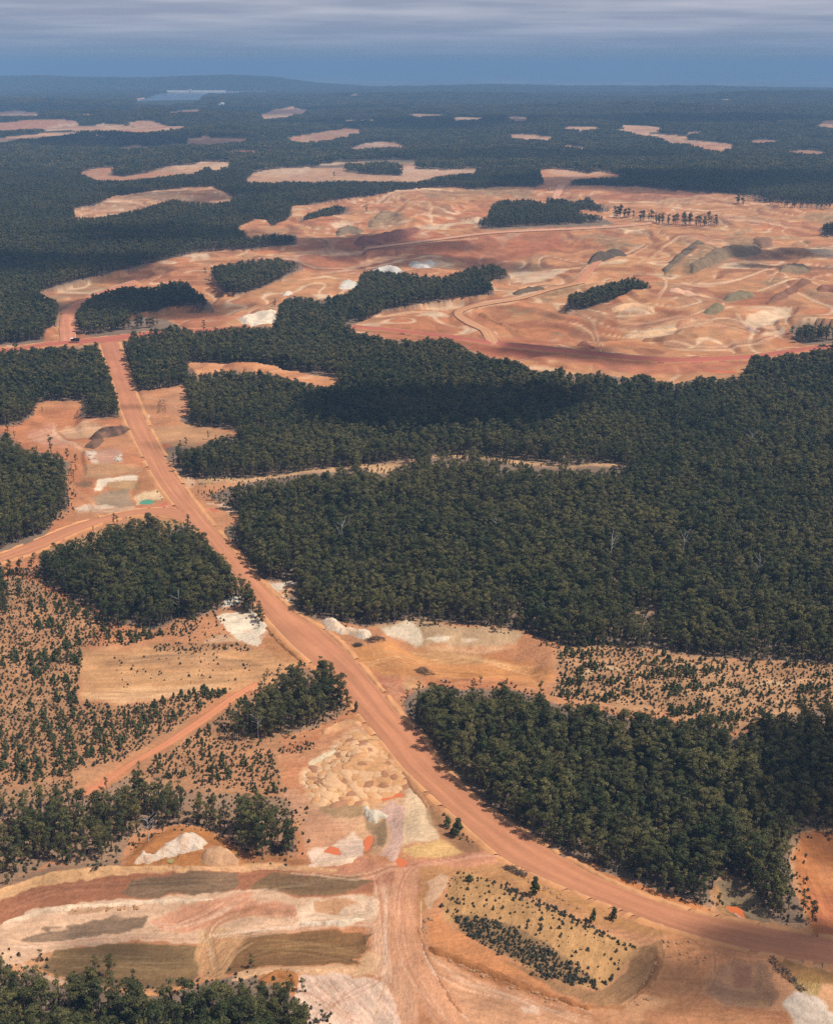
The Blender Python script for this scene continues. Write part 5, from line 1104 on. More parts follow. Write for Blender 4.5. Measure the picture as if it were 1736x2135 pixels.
def make_shrub(seed, H, per, size, cone, mat):
    r = np.random.default_rng(seed); cs, rad = [], []
    n = 6
    for i in range(n):
        t = (i + .4) / n; w = (1 - t) * H * (.30 if cone else .5)
        a = i * 2.4 + r.uniform(-.4, .4)
        cs.append(np.array([w * .6 * math.cos(a), w * .6 * math.sin(a), H * (.18 + .68 * t)])); rad.append(max(.14 * H, w * .7))
    cs = np.array(cs); rad = np.array(rad)
    C_, N_, K_ = [], [], []
    for c, ra in zip(cs, rad):
        m = per; d = r.normal(size=(m, 3)); d /= np.linalg.norm(d, axis=1, keepdims=True)
        C_.append(c + d * ra * r.uniform(.5, 1.05, (m, 1))); N_.append(d + r.normal(0, .4, (m, 3)) + np.array([0, 0, .2])); K_.append(r.uniform(.75, 1.25, m))
    C_ = np.concatenate(C_); C_[:, 2] = np.maximum(C_[:, 2], 0.02)
    V, F = leaf_quads(C_, np.concatenate(N_), size, r); K = np.repeat(np.concatenate(K_), 4)
    TV, TF = [], []; tube(TV, TF, (0, 0, -.3), (0, 0, H * .6), .05 * H ** .5, .03, 5)
    return mesh_np('stem', np.array(TV), np.array(TF), M_BARK), crown_mesh('foliage', V, F, K, mat, r)
TREES = [make_tree(11 + i, H, 95, .27, nc, s_) for i, (H, nc, s_) in enumerate([(14, 11, 2.2), (16, 12, 2.6), (12.5, 10, 2.0), (17.5, 12, 2.2), (11.5, 10, 2.4), (15.5, 13, 2.9), (10.5, 9, 1.9)])]
TREES_MID = [make_tree(41 + i, H, 44, .46, nc, s_) for i, (H, nc, s_) in enumerate([(14, 10, 2.5), (16, 11, 2.9), (12, 9, 2.3)])]
SHRUBS = [make_shrub(71 + i, H, 42, s_, cn, M_LEAF2) for i, (H, s_, cn) in enumerate([(3.4, .22, True), (2.4, .2, False), (4.4, .28, True), (1.8, .18, False)])]
HEATH = [make_shrub(81 + i, H, 22, .16, False, M_HEATH) for i, H in enumerate([.8, 1.1, .6])]

def stand_pts(y0, y1, step, fan=0.40, x_extra=70):
    ys = np.arange(y0, y1, step); out = []
    for yv in ys:
        w = fan * yv + x_extra
        xs = np.arange(-w, w, step); out.append(np.stack([xs, np.full(len(xs), yv)], 1))
    p = np.concatenate(out); p += rng.uniform(-.46, .46, p.shape) * step; return p
def forest_filter(p, hmin, hmax, frac=.8):
    h = (hmin + (hmax - hmin) * rng.beta(2.2, 2.2, len(p))) * (1 + .55 * fbm(p[:, 0] / 38, p[:, 1] / 38, 511, 3))
    z = macro(p[:, 0], p[:, 1])
    X, Y = to_px(p[:, 0], p[:, 1], z); X2, Y2 = to_px(p[:, 0], p[:, 1], z + 15 * h * frac)
    c1 = build_cover(X, Y, p[:, 0], p[:, 1]); c2 = build_cover(X2, Y2, p[:, 0], p[:, 1])
    for q in (.28, .52):
        c2 = np.minimum(c2, build_cover(*to_px(p[:, 0], p[:, 1], z + 15 * h * q), p[:, 0], p[:, 1]))
    clump = fbm(p[:, 0] / 25, p[:, 1] / 25, 501, 3) + .5
    if p[:, 1].max() < 1100:        # ragged, lower edge trees
        e = 0
        for ox, oy in ((-1, 0), (1, 0), (0, 1), (0, -1)):
            px_ = p + np.array([ox, oy]) * 5.5; e = e + np.minimum(build_cover(*to_px(px_[:, 0], px_[:, 1], z), p[:, 0], p[:, 1]), 1)
        e = e / 4; h = h * (1 - .45 * (1 - e) * rng.uniform(0, 1, len(p)))
    # open, thinner patches inside a stand
    cov_ = np.minimum(c1, c2)
    ok = (cov_ > 0) & (rng.uniform(0, 1, len(p)) < np.where(cov_ > 1.05, .97, np.where(cov_ > .99, .9 * np.clip(.5 + 1.5 * (clump - .22), .4, 1.1), cov_ * (0.55 + .9 * clump))))
    if p[:, 1].max() < 1100:
        stg_ = (c1 == 0) & (e > 0) & (rng.uniform(0, 1, len(p)) < .10); h = np.where(stg_, h * .55, h); ok |= stg_
    if 400 < p[:, 1].max() < 3400:
        for q in np.linspace(.08, 1.0, 12):
            Xq, Yq = to_px(p[:, 0], p[:, 1], z + 15 * h * q)
            for tp in TRACKS: ok &= sdist(tp, Xq, Yq, 5) < 1.0
    ok &= sdist(RESERVOIR, X2, Y2, 5) < -1
    ok &= sdist(RESERVOIR, X, Y, 5) < -1
    ok &= road_mask(X, Y) < .5
    return p[ok], h[ok], X[ok], Y[ok]
print('scatter trees')
from time import time as _t
pn_, hn_, Xn, Yn = forest_filter(stand_pts(185, 1000, 3.15), .5, 1.22)
pm_, hm_, Xm, Ym = forest_filter(np.concatenate([stand_pts(1000, 1700, 3.5, 0.385, 40), stand_pts(1700, 3300, 4.4, 0.385, 40)]), .55, 1.2)
pp_, hp_, Xp, Yp = forest_filter(stand_pts(3300, 7000, 17, 0.38, 40), .7, 1.1, .7)
pf_, hf_, Xf, Yf = forest_filter(stand_pts(7000, 18500, 46, 0.38, 100), .7, 1.1, .7)
print('near', len(pn_), 'mid', len(pm_), 'patch', len(pp_), 'far', len(pf_))

STANDS = [(lambda X, Y: (Y > 1990) & (X < 700), 'dark green eucalyptus in the stand below the graded strips', 'eucalyptus trees of the stand below the graded strips'),
          (lambda X, Y: (Y > 1600) & (X < 700), 'eucalyptus with bare lower trunk in the open woodland above the clay heaps', 'eucalyptus trees of the open woodland above the clay heaps'),
          (lambda X, Y: (X < 760) & (Y > 1350), 'tall eucalyptus in the small clump between the road and the dirt track', 'eucalyptus trees of the clump by the road'),
          (lambda X, Y: (X > 760) & (Y > 1420), 'eucalyptus in the dense forest on the outside of the road bend', 'eucalyptus trees outside the road bend'),
          (lambda X, Y: (X < 560), 'eucalyptus in the square wood between branch road and shrub field', 'eucalyptus trees of the square wood'),
          (lambda X, Y: (X > -1e9), 'eucalyptus at the front edge of the great forest', 'eucalyptus trees at the forest front')]
inview = (Xn > -30) & (Xn < PW + 30) & (Yn < PH + 120)
dist = np.hypot(np.hypot(pn_[:, 0], pn_[:, 1]), CAM_Z) / hn_
# those that show largest; hidden middle rows count less, so prefer trees at open edges
order = np.argsort(np.where(inview, dist, 1e9))[:206]
sel = np.zeros(len(pn_), bool); sel[order] = True
znear = ground_z(pn_[:, 0], pn_[:, 1])
def make_thing(name, loc, rz, sc, parts, label, cat, group=None):
    e = bpy.data.objects.new(name, None); e.empty_display_size = 1; link(e); e.location = loc; e.rotation_euler = (0, 0, rz); e.scale = sc
    for pn2, me in parts: link(bpy.data.objects.new(pn2, me), e)
    tag(e, label, cat, group); return e
PROTO = {}
for c_, i in enumerate(order):
    v = c_ % len(TREES) if c_ < 7 else int(rng.integers(len(TREES)))
    for fn, lab, grp in STANDS:
        if bool(fn(Xn[i], Yn[i])): break
    size = 'tall' if hn_[i] > .98 else ('low' if hn_[i] < .72 else 'middling'); shape = ('slim' if v in (2, 3, 6) else 'broad')
    if 'outside of the road bend' in lab:
        ds = [(math.hypot(Xn[i] - a, (Yn[i] - b) * 1.6), t_) for a, b, t_ in ((1530, 1880, 'beside the basin with the orange pool'), (1690, 1780, 'by the orange pit'), (1080, 1700, 'next to the road junction'), (1330, 1850, 'along the bend bank'), (900, 1500, 'beside the straight'), (1350, 1650, 'deep in the stand'))]
        lab = f'{size} {shape} eucalyptus outside the road bend, {min(ds)[1]}'
    elif 'graded strips' in lab:
        lab = f'{size} {shape} eucalyptus below the graded strips, ' + ('by the pale rutted ground' if Xn[i] > 480 else ('in the middle of the stand' if Xn[i] > 200 else 'by the end of the strips'))
    else: lab = f'{size} {shape} ' + lab.replace('tall ', '')
    grp = lab
    s_ = float(hn_[i])
    e = make_thing('eucalyptus_tree', (pn_[i, 0], pn_[i, 1], znear[i] - .1), rng.uniform(0, 6.28), (s_ * rng.uniform(.9, 1.12), s_ * rng.uniform(.9, 1.12), s_), [('trunk', TREES[v][0]), ('crown', TREES[v][1])], lab, 'tree', grp)
    if ('near', v) not in PROTO: PROTO[('near', v)] = list(e.children)
print('indiv done')

# scattering with geometry nodes
def scatter(name, P3, scale, rot, var, protos, label, cat):
    me = bpy.data.meshes.new(name); me.vertices.add(len(P3)); me.vertices.foreach_set('co', np.asarray(P3, np.float32).ravel())
    for nm, dat, ty in (('scl', scale, 'FLOAT'), ('rot', rot, 'FLOAT'), ('var', var, 'INT')):
        a = me.attributes.new(nm, ty, 'POINT'); a.data.foreach_set('value', np.asarray(dat, np.float32 if ty == 'FLOAT' else np.int32))
    o = link(bpy.data.objects.new(name, me)); tag(o, label, cat, kind='stuff')
    g = bpy.data.node_groups.new(name, 'GeometryNodeTree')
    g.interface.new_socket('Geometry', in_out='INPUT', socket_type='NodeSocketGeometry'); g.interface.new_socket('Geometry', in_out='OUTPUT', socket_type='NodeSocketGeometry')
    gi = N('NodeGroupInput', g); go = N('NodeGroupOutput', g); ip = N('GeometryNodeInstanceOnPoints', g)
    ip.inputs['Pick Instance'].default_value = True
    jj = N('GeometryNodeJoinGeometry', g)
    for obs in protos:
        if len(obs) > 1:
            j = N('GeometryNodeJoinGeometry', g)
            for ob in obs:
                oi = N('GeometryNodeObjectInfo', g); oi.inputs['Object'].default_value = ob; oi.transform_space = 'ORIGINAL'; g.links.new(oi.outputs['Geometry'], j.inputs[0])
            src = j.outputs[0]
        else:
            oi = N('GeometryNodeObjectInfo', g); oi.inputs['Object'].default_value = obs[0]; oi.transform_space = 'ORIGINAL'; src = oi.outputs['Geometry']
        gt = N('GeometryNodeGeometryToInstance', g); g.links.new(src, gt.inputs[0]); g.links.new(gt.outputs[0], jj.inputs[0])
    def attr(nm, ty):
        n = N('GeometryNodeInputNamedAttribute', g); n.data_type = ty; n.inputs['Name'].default_value = nm
        return [s for s in n.outputs if s.enabled and s.name == 'Attribute'][0]
    cx = N('ShaderNodeCombineXYZ', g); g.links.new(attr('rot', 'FLOAT'), cx.inputs['Z'])
    g.links.new(gi.outputs[0], ip.inputs['Points']); g.links.new(jj.outputs[0], ip.inputs['Instance']); g.links.new(attr('var', 'INT'), ip.inputs['Instance Index'])
    g.links.new(cx.outputs[0], ip.inputs['Rotation']); g.links.new(attr('scl', 'FLOAT'), ip.inputs['Scale']); g.links.new(ip.outputs[0], go.inputs[0])
    m = o.modifiers.new('scatter', 'NODES'); m.node_group = g
    return o
rest = ~sel
scatter('forest', np.stack([pn_[rest, 0], pn_[rest, 1], znear[rest] - .1], 1), hn_[rest], rng.uniform(0, 6.28, rest.sum()), rng.integers(0, 7, rest.sum()),
        [PROTO[('near', v)] for v in range(7)], 'dense grey-green eucalyptus forest on both sides of the straight haul road', 'forest')
# three simpler trees of the forest beyond, standing as themselves, give the shapes of the rest there
zm = ground_z(pm_[:, 0], pm_[:, 1])
cand = np.argsort(np.abs(Xm - 900) + np.abs(Ym - 900))[:3]
midlab = ['eucalyptus deep in the great forest under the cloud shadow']
MP = []
for v, i in enumerate(cand):
    e = make_thing('eucalyptus_tree', (pm_[i, 0], pm_[i, 1], zm[i]), rng.uniform(0, 6), (hm_[i],) * 3, [('trunk', TREES_MID[v][0]), ('crown', TREES_MID[v][1])], midlab[0], 'tree', 'eucalyptus trees deep in the great forest')
    MP.append(list(e.children))
keep = np.ones(len(pm_), bool); keep[cand] = False
scatter('forest', np.stack([pm_[keep, 0], pm_[keep, 1], zm[keep]], 1), hm_[keep], rng.uniform(0, 6.28, keep.sum()), rng.integers(0, 3, keep.sum()), MP,
        'grey-green eucalyptus forest and tree islands around the orange mine', 'forest')
def patch_mesh(seed, side, n, per, size):
    r = np.random.default_rng(seed); cs, rad = [], []
    for i in range(n):
        a = r.uniform(-side / 2, side / 2, 2); hh = r.uniform(9, 16)
        for k in range(2): cs.append(np.array([a[0] + r.normal(0, 1.3), a[1] + r.normal(0, 1.3), hh - k * 3.5])); rad.append(r.uniform(2.0, 3.2))
    V, F, K = clump_leaves(np.array(cs), np.array(rad), per, size, r, .9)
    return crown_mesh('forest_patch', V, F, K, M_LEAF, r)
PMESH = [patch_mesh(601 + i, 19, 12, 7, 1.3) for i in range(4)]; FMESH = [patch_mesh(611 + i, 52, 70, 3, 2.0) for i in range(4)]
def patch_forest(meshes, p, h, label, nm):
    pr = []
    z = macro(p[:, 0], p[:, 1])
    for i, me in enumerate(meshes):
        o = link(bpy.data.objects.new('forest', me)); o.location = (p[i, 0], p[i, 1], z[i]); tag(o, label, 'forest', kind='stuff'); pr.append([o])
    n = len(p) - len(meshes); k = len(meshes)
    scatter(nm, np.stack([p[k:, 0], p[k:, 1], z[k:]], 1), h[k:], rng.integers(0, 4, n) * math.pi / 2 + rng.uniform(-.2, .2, n), rng.integers(0, len(meshes), n), pr, label, 'forest')
patch_forest(PMESH, pp_, hp_, 'bluish green forest between the far pale clearings', 'forest')
patch_forest(FMESH, pf_, hf_, 'hazy blue forest on the far hills around the reservoir', 'forest')

# ------------------------------------------------------------------ shrubs
SHR = []   # polygon, density 0..1, size range, label, group
def shr(d, s0, s1, lab, *a): SHR.append((P(*a), d, s0, s1, lab))
LA = 'dark green shrub in the young regrowth west of the square wood'
shr(.42, .5, 1.25, LA, 'E', (-500, 270), (30, 270), (170, 285), (250, 350), (420, 450), (480, 510), (640, 515), (720, 520), (560, 575), (330, 585), (345, 640), (320, 800), (-500, 1100))
LB = 'shrub in the regrowth strip along the dirt track'
shr(.55, .5, 1.3, LB, 'E', (-500, 800), (320, 810), (480, 825), (640, 810), (820, 780), (980, 750), (920, 815), (700, 955), (540, 1055), (300, 1100), (-500, 1300))
shr(.62, .5, 1.2, LB, 'E', (200, 850), (480, 830), (640, 815), (820, 785), (950, 760), (700, 900), (560, 960), (400, 980), (250, 960))
LC = 'shrub on the slope between the dirt track and the tree clump'
shr(.5, .5, 1.25, LC, 'E', (600, 1060), (760, 950), (960, 800), (1090, 770), (1100, 860), (960, 940), (1000, 980), (880, 1000), (780, 1080))
shr(.42, .4, 1.1, LC, 'G', (560, 60), (700, -60), (900, -130), (1140, -60), (1160, 40), (1180, 120), (900, 90), (760, 40), (660, 60))
shr(.5, .5, 1.1, LA, 'E', (720, 480), (800, 465), (830, 480), (820, 520), (760, 540), (700, 530))
shr(.30, .3, .8, LA, 'E', (640, 575), (760, 565), (1030, 572), (1040, 598), (800, 612), (650, 600))
LD = 'shrub in the broken rows of the eastern regrowth field'
shr(.40, .5, 1.3, LD, 'F', (590, 590), (800, 568), (1000, 604), (1200, 634), (1736, 655), (2300, 665), (2300, 830), (1736, 835), (1500, 850), (1300, 930), (1100, 900), (1050, 850), (800, 820), (640, 805), (560, 780), (590, 700))
shr(.12, .4, .9, LD, 'F', (470, 530), (560, 545), (600, 590), (560, 640), (520, 580))
LE = 'low bush in the planted block inside the road bend'
shr(.8, .2, .5, LE, 'H', (150, 630), (260, 640), (380, 690), (520, 765), (640, 835), (740, 892), (770, 940), (640, 908), (500, 858), (350, 778), (200, 698))
shr(.7, .2, .42, LE, 'H', (350, 508), (420, 518), (560, 580), (700, 650), (850, 720), (912, 752), (890, 757), (760, 702), (600, 625), (430, 545))
shr(.17, .2, .4, LE, 'H', (90, 620), (150, 450), (220, 430), (340, 490), (560, 590), (905, 755), (880, 800), (780, 940), (600, 840), (430, 740), (280, 650))
shr(.16, .25, .6, 'small bush on the bare bank of the haul road', 'K', (840, 760), (960, 790), (1100, 930), (1250, 1080), (1150, 1120), (1000, 980), (850, 860))
shr(.5, .3, .7, 'bush in the reddish hollow below the tree clump', 'E', (1150, 1010), (1200, 990), (1310, 975), (1325, 995), (1250, 1025), (1180, 1030))
shr(.15, .3, .8, 'bush along the forest edge beside the haul road', 'F', (-80, 840), (0, 880), (40, 960), (120, 1050), (140, 1074), (200, 1074), (140, 960), (60, 860))
shr(.25, .25, .6, 'bush between the road junction and the pale clay bank', 'H', (100, 200), (160, 200), (290, 330), (240, 345), (150, 290))
shr(.14, .5, 1.0, 'bush along the edge of the orange pit beside the forest', 'H', (1560, 330), (1580, 330), (1640, 620), (1600, 640))
shr(.12, .3, .7, 'bush on the open bank below the square wood', 'E', (800, 480), (920, 440), (960, 540), (840, 560), (720, 560))
shr(.05, .25, .5, 'tiny bush on the bare orange field', 'E', (450, 620), (900, 600), (1090, 640), (1000, 720), (700, 745), (480, 750))
shr(.35, .6, 1.1, 'shrub among trees of the track opening', 'C', (1480, 862), (1640, 845), (1655, 880), (1620, 918), (1540, 905))
shr(.25, .6, 1.1, 'shrub among trees of the track opening', 'D', (130, 816), (420, 838), (585, 882), (400, 866), (130, 834))
ys = np.arange(200, 1500, 2.3); cand_ = stand_pts(200, 1300, 2.0, .39, 20)
zs0 = macro(cand_[:, 0], cand_[:, 1]); Xs, Ys = to_px(cand_[:, 0], cand_[:, 1], zs0)
cl = fbm(cand_[:, 0] / 12, cand_[:, 1] / 12, 701, 3) + .5
# broken planting rows across the slope
prob = np.zeros(len(cand_)); siz = np.ones(len(cand_)); lid = -np.ones(len(cand_), int)
rm_s = road_mask(Xs, Ys)
for k, (poly, d, s0, s1, lab) in enumerate(SHR):
    s = sdist(poly, Xs, Ys, 8); m = (s + (cl - .5) * 14 > 0)
    pk = d * np.clip((cl - .34) * 3.2, 0.12, 1.2) if lab != LE else np.full(len(cl), d)
    if lab in (LA, LB, LC):
        q = np.abs(np.mod((cand_[:, 0] * .93 + .37 * cand_[:, 1]) / 6.5 + .9 * fbm(cand_[:, 0] / 50, cand_[:, 1] / 50, 731, 2), 1) - .5) * 2
        pk = pk * np.clip(2.0 * q - .2, .15, 1.5)
    if lab == LD: 
        q = np.abs(np.mod((cand_[:, 1] - 0.22 * cand_[:, 0]) / 13 + 1.5 * fbm(cand_[:, 0] / 60, cand_[:, 1] / 60, 711, 2), 1) - .5) * 2
        pk = pk * np.clip(2.2 * q - .5, .08, 1.6)
    if d > .1 or True: prob = np.where(m, np.maximum(prob, pk), prob)
    siz = np.where(m, rng.uniform(s0, s1, len(cl)) ** 1.4 * (0.48 + .45 * cl), siz); lid = np.where(m, k, lid)
ok = (rng.uniform(0, 1, len(cl)) < prob * 2.3) & (rm_s < .2) & (lid >= 0)
sp2 = cand_[ok]; ss2 = siz[ok]; sl = lid[ok]; zz = ground_z(sp2[:, 0], sp2[:, 1]); sX, sY = Xs[ok], Ys[ok]
print('shrubs', len(sp2))
heathm = np.isin(sl, [i for i, t in enumerate(SHR) if t[4] == LE])
var = np.where(heathm & (rng.uniform(0, 1, len(sl)) < .6), 3, rng.integers(0, 4, len(sl)))
vis = (sX > 5) & (sX < PW - 5) & (sY < PH - 5)
hgt = np.array([3.4, 2.4, 4.4, 1.8])[var] * ss2
size_px = hgt * FPX / np.hypot(np.hypot(sp2[:, 0], sp2[:, 1]), CAM_Z)
o_ = np.argsort(-np.where(vis, size_px, 0))[:280]
selS = np.zeros(len(sp2), bool); selS[o_] = True
SPROTO = {}
SG = {}
for i in o_:
    v = int(var[i]); lab = ('large ' if hgt[i] > 3.6 else ('small ' if hgt[i] < 1.6 else '')) + ('cone-shaped ' if v in (0, 2) else 'rounded ') + SHR[sl[i]][4].replace('dark green ', '').replace('small ', '').replace('tiny ', '').replace('low ', '')
    e = make_thing('shrub', (sp2[i, 0], sp2[i, 1], zz[i]), rng.uniform(0, 6.28), (ss2[i],) * 3, [('stem', SHRUBS[v][0]), ('foliage', SHRUBS[v][1])], lab, 'shrub', lab)
    SPROTO.setdefault(v, list(e.children))
r2 = ~selS
for v in range(4):
    if v not in SPROTO:
        i = int(np.where(r2)[0][0]); r2[i] = False
        e = make_thing('shrub', (sp2[i, 0], sp2[i, 1], zz[i]), 0, (ss2[i],) * 3, [('stem', SHRUBS[v][0]), ('foliage', SHRUBS[v][1])], SHR[sl[i]][4], 'shrub', 'bushes: ' + SHR[sl[i]][4].split(' in ')[-1].split(' on ')[-1].split(' along ')[-1]); SPROTO[v] = list(e.children)
scatter('scrub', np.stack([sp2[r2, 0], sp2[r2, 1], zz[r2] - .05], 1), ss2[r2], rng.uniform(0, 6.28, r2.sum()), var[r2], [SPROTO[v] for v in range(4)], 'scattered dark green regrowth scrub over the orange fields', 'scrub')
# low heath under the open woods and in the fields
hp = stand_pts(200, 820, 1.6, .39, 10); zh = macro(hp[:, 0], hp[:, 1]); Xh, Yh = to_px(hp[:, 0], hp[:, 1], zh)
fc = build_cover(Xh, Yh, hp[:, 0], hp[:, 1]); ph = np.where(fc > 0, .6, 0.0); eh = 0
for ox, oy in ((-1, 0), (1, 0), (0, 1), (0, -1)):
    q_ = hp + np.array([ox, oy]) * 6; eh = eh + (build_cover(*to_px(q_[:, 0], q_[:, 1], zh), hp[:, 0], hp[:, 1]) > 0)
ph = np.maximum(ph, np.where((fc == 0) & (eh > 0), .2, 0))
for k, (poly, d, s0, s1, lab) in enumerate(SHR):
    ph = np.where(sdist(poly, Xh, Yh, 8) > 0, np.maximum(ph, min(.9, d * 1.5)), ph)
ok = (rng.uniform(0, 1, len(ph)) < ph) & (road_mask(Xh, Yh) < .2); hp = hp[ok]
hp2 = stand_pts(260, 480, 1.05, .3, 5); X2h, Y2h = to_px(hp2[:, 0], hp2[:, 1], macro(hp2[:, 0], hp2[:, 1])); k2 = np.zeros(len(hp2))
for poly, d, s0, s1, lab in SHR:
    if lab == LE and d > .5: k2 = np.maximum(k2, sstep(-6, 10, sdist(poly, X2h, Y2h, 10) + fbm(hp2[:, 0] / 5, hp2[:, 1] / 5, 721, 2) * 22))
hp = np.concatenate([hp, hp2[rng.uniform(0, 1, len(hp2)) < k2 * .9]]); zh = ground_z(hp[:, 0], hp[:, 1])
HPO = []
for v in range(3):
    e = make_thing('heath_bush', (hp[v, 0], hp[v, 1], zh[v]), 0, (1, 1, 1), [('stem', HEATH[v][0]), ('foliage', HEATH[v][1])], 'low olive heath bush among the taller plants', 'bush', 'low heath bushes'); HPO.append([e.children[1] if e.children[1].name.startswith('foliage') else e.children[0]])
scatter('heath', np.stack([hp[3:, 0], hp[3:, 1], zh[3:] - .03], 1), rng.uniform(.5, 1.5, len(hp) - 3), rng.uniform(0, 6.28, len(hp) - 3), rng.integers(0, 3, len(hp) - 3), HPO, 'low olive heath and dry undergrowth between the trees and shrubs', 'heath')

def at0(fr, a, b):
    (x_, y_), = P(fr, (a, b)); X_, Y_, Z_ = unproject(np.array([x_]), np.array([y_])); return float(X_[0]), float(Y_[0])
def belt(fr, p0, p1, n, depth, lab):
    a = np.array(at0(fr, *p0)); b = np.array(at0(fr, *p1))
    for i in range(n):
        q = a + (b - a) * ((i + rng.uniform(.1, .9)) / n) + np.array([0, rng.uniform(-depth, depth)]); v = int(rng.integers(3)); s_ = rng.uniform(1.0, 1.6)
        make_thing('eucalyptus_tree', (q[0], q[1], ground_z(q[0], q[1])[0] - .2), rng.uniform(0, 6), (s_ * .95, s_ * .95, s_), [('trunk', TREES_MID[v][0]), ('crown', TREES_MID[v][1])], lab, 'tree', lab)
belt('B', (818, 714), (905, 724), 14, 26, 'tree in the short belt beside the largest wood of the mine')
belt('B', (925, 738), (1262, 762), 44, 26, 'tree in the long thin belt across the mine')
belt('B', (1330, 672), (1362, 674), 6, 16, 'tree in the little clump on the mine rim')
belt('B', (1484, 684), (1730, 708), 26, 24, 'tree in the belt along the far rim of the mine')
# ------------------------------------------------------------------ single trees that stand out
def at(fr, a, b):
    (x_, y_), = P(fr, (a, b)); X_, Y_, Z_ = unproject(np.array([x_]), np.array([y_])); z = ground_z(X_, Y_)[0]; return float(X_[0]), float(Y_[0]), float(z)
def lone(fr, a, b, v, sc, lab, narrow=1.0, shrub=False):
    x_, y_, z = at(fr, a, b); src = SHRUBS if shrub else TREES
    nm = [('stem', src[v][0]), ('foliage', src[v][1])] if shrub else [('trunk', src[v][0]), ('crown', src[v][1])]
    make_thing('sapling' if shrub else 'eucalyptus_tree', (x_, y_, z - .1), a * .37, (sc * narrow, sc * narrow, sc), nm, lab, 'tree')
lone('H', 496, 540, 2, 2.0, 'lone dark sapling on the bank between planted block and haul road', .75, True)
lone('H', 737, 650, 2, 1.4, 'slim sapling beside the shrub strip of the planted block', .7, True)
lone('H', 822, 638, 0, 1.7, 'bushy sapling against the road bank near the end of the planted block', .9, True)
lone('H', 132, 250, 0, 1.6, 'rounder of the two saplings between pale clay bank and haul road', 1.1, True)
lone('H', 175, 290, 2, 2.0, 'taller of the two saplings between pale clay bank and haul road', .95, True)
lone('H', 222, 495, 1, 1.3, 'round green bush at the head of the planted block', 1.2, True)
lone('E', 1483, 850, 0, 1.7, 'lone sapling on the road edge beside the tree clump', .7, True)
lone('E', 320, 655, 1, 2.2, 'large round bush at the edge of the bare orange field', 1.0, True)
lone('E', 1040, 405, 3, .8, 'thin tree on the road verge above the white clay pit')
lone('C', 350, 652, 0, .8, 'small tree beside the wood at the orange clearing')
lone('C', 215, 815, 3, .9, 'spindly tree standing clear of the left wood')
lone('C', 855, 72, 2, .9, 'single dark tree left of the oval wood in the mine')
lone('C', 850, 305, 0, .9, 'single tree by the red road below the long dark wood')
lone('C', 1145, 215, 4, .8, 'single tree at the tip of the forest peninsula')
lone('A', 1390, 560, 1, 1.0, 'pair-like lone tree on the far pale clearing')
lone('A', 1525, 712, 4, 1.0, 'lone dark tree on the mine slope above the grey pad')
def dead_tree(fr, a, b, H, lab):
    x_, y_, z = at(fr, a, b); r = np.random.default_rng(int(a + b)); V, F = [], []
    tube(V, F, (0, 0, -.5), (.2, 0, H * .6), .24, .14, 6); tube(V, F, (.2, 0, H * .6), (.1, .3, H), .14, .05, 5)
    me = mesh_np('trunk', np.array(V), np.array(F), M_DEAD); V2, F2 = [], []
    for i in range(9):
        h = H * r.uniform(.4, .9); t = r.uniform(0, 6.28); l = H * r.uniform(.15, .3); tip = np.array((.15 + l * math.cos(t), l * math.sin(t), h + l * .8)); tube(V2, F2, (.15, 0, h), tip, .09, .03, 4)
        for q in range(2): tube(V2, F2, tip * .75 + np.array((.04, 0, h * .25)), tip + r.normal(0, .5, 3) + np.array((0, 0, .5)), .04, .015, 3)
    b_ = mesh_np('branches', np.array(V2), np.array(F2), M_DEAD)
    make_thing('dead_tree', (x_, y_, z), 0, (1, 1, 1), [('trunk', me), ('branches', b_)], lab, 'tree')
dead_tree('E', 748, 455, 15, 'bleached dead tree in front of the square wood')
dead_tree('F', 808, 235, 19, 'bleached dead tree rising from the great forest')
dead_tree('F', 1108, 230, 20, 'second bleached dead tree further along the great forest')
dead_tree('E', 1424, 185, 19, 'bleached dead tree in the forest beside the straight road')
dead_tree('F', 540, 500, 14, 'bleached dead tree at the forest edge by the bowl')
dead_tree('F', 330, 150, 17, 'bleached dead tree in the great forest above the orange bowl')
dead_tree('F', 1420, 330, 17, 'bleached dead tree in the great forest beyond the eastern regrowth field')
dead_tree('D', 1390, 830, 19, 'bleached dead tree beyond the end of the forest track')
dead_tree('H', 640, 150, 13, 'bleached dead tree inside the forest outside the road bend')
dead_tree('G', 620, 330, 11, 'bare grey tree in the open woodland above the clay heaps')
dead_tree('E', 1075, 960, 11, 'bare grey tree at the foot of the tree clump')

# ------------------------------------------------------------------ brush piles and boulders
def brush(fr, a, b, L_, W_, H_, rz, lab):
    x_, y_, z = at(fr, a, b); r = np.random.default_rng(int(a * 3 + b)); V, F = [], []
    for i in range(150):
        u_ = r.uniform(-1, 1); v_ = r.uniform(-1, 1); hh = H_ * (1 - u_ * u_ * .8) * (1 - v_ * v_) * r.uniform(.1, 1)
        p = np.array((u_ * L_ / 2, v_ * W_ / 2, hh)); d = np.array((r.normal(), r.normal(), r.normal(0, .35))); d /= np.linalg.norm(d); l = r.uniform(.5, 1.5)
        tube(V, F, p - d * l, p + d * l, r.uniform(.05, .15), .05, 4)
    V = np.array(V); V[:, 2] = np.maximum(V[:, 2], -.1)
    o = link(bpy.data.objects.new('brush_pile', mesh_np('brush_pile', V, np.array(F), M_BRUSH))); o.location = (x_, y_, z); o.rotation_euler = (0, 0, rz); tag(o, lab, 'brush pile')
brush('C', 675, 620, 42, 7, 3.2, 1.75, 'long dark brush windrow on the clearing across the road from the stockpiles')
brush('M', 620, 300, 9, 5, 2.4, .2, 'dark brush pile between white clay ridge and bowl')
brush('M', 1110, 620, 9, 6, 2.6, 2.2, 'brown brush pile in the middle of the orange bowl')
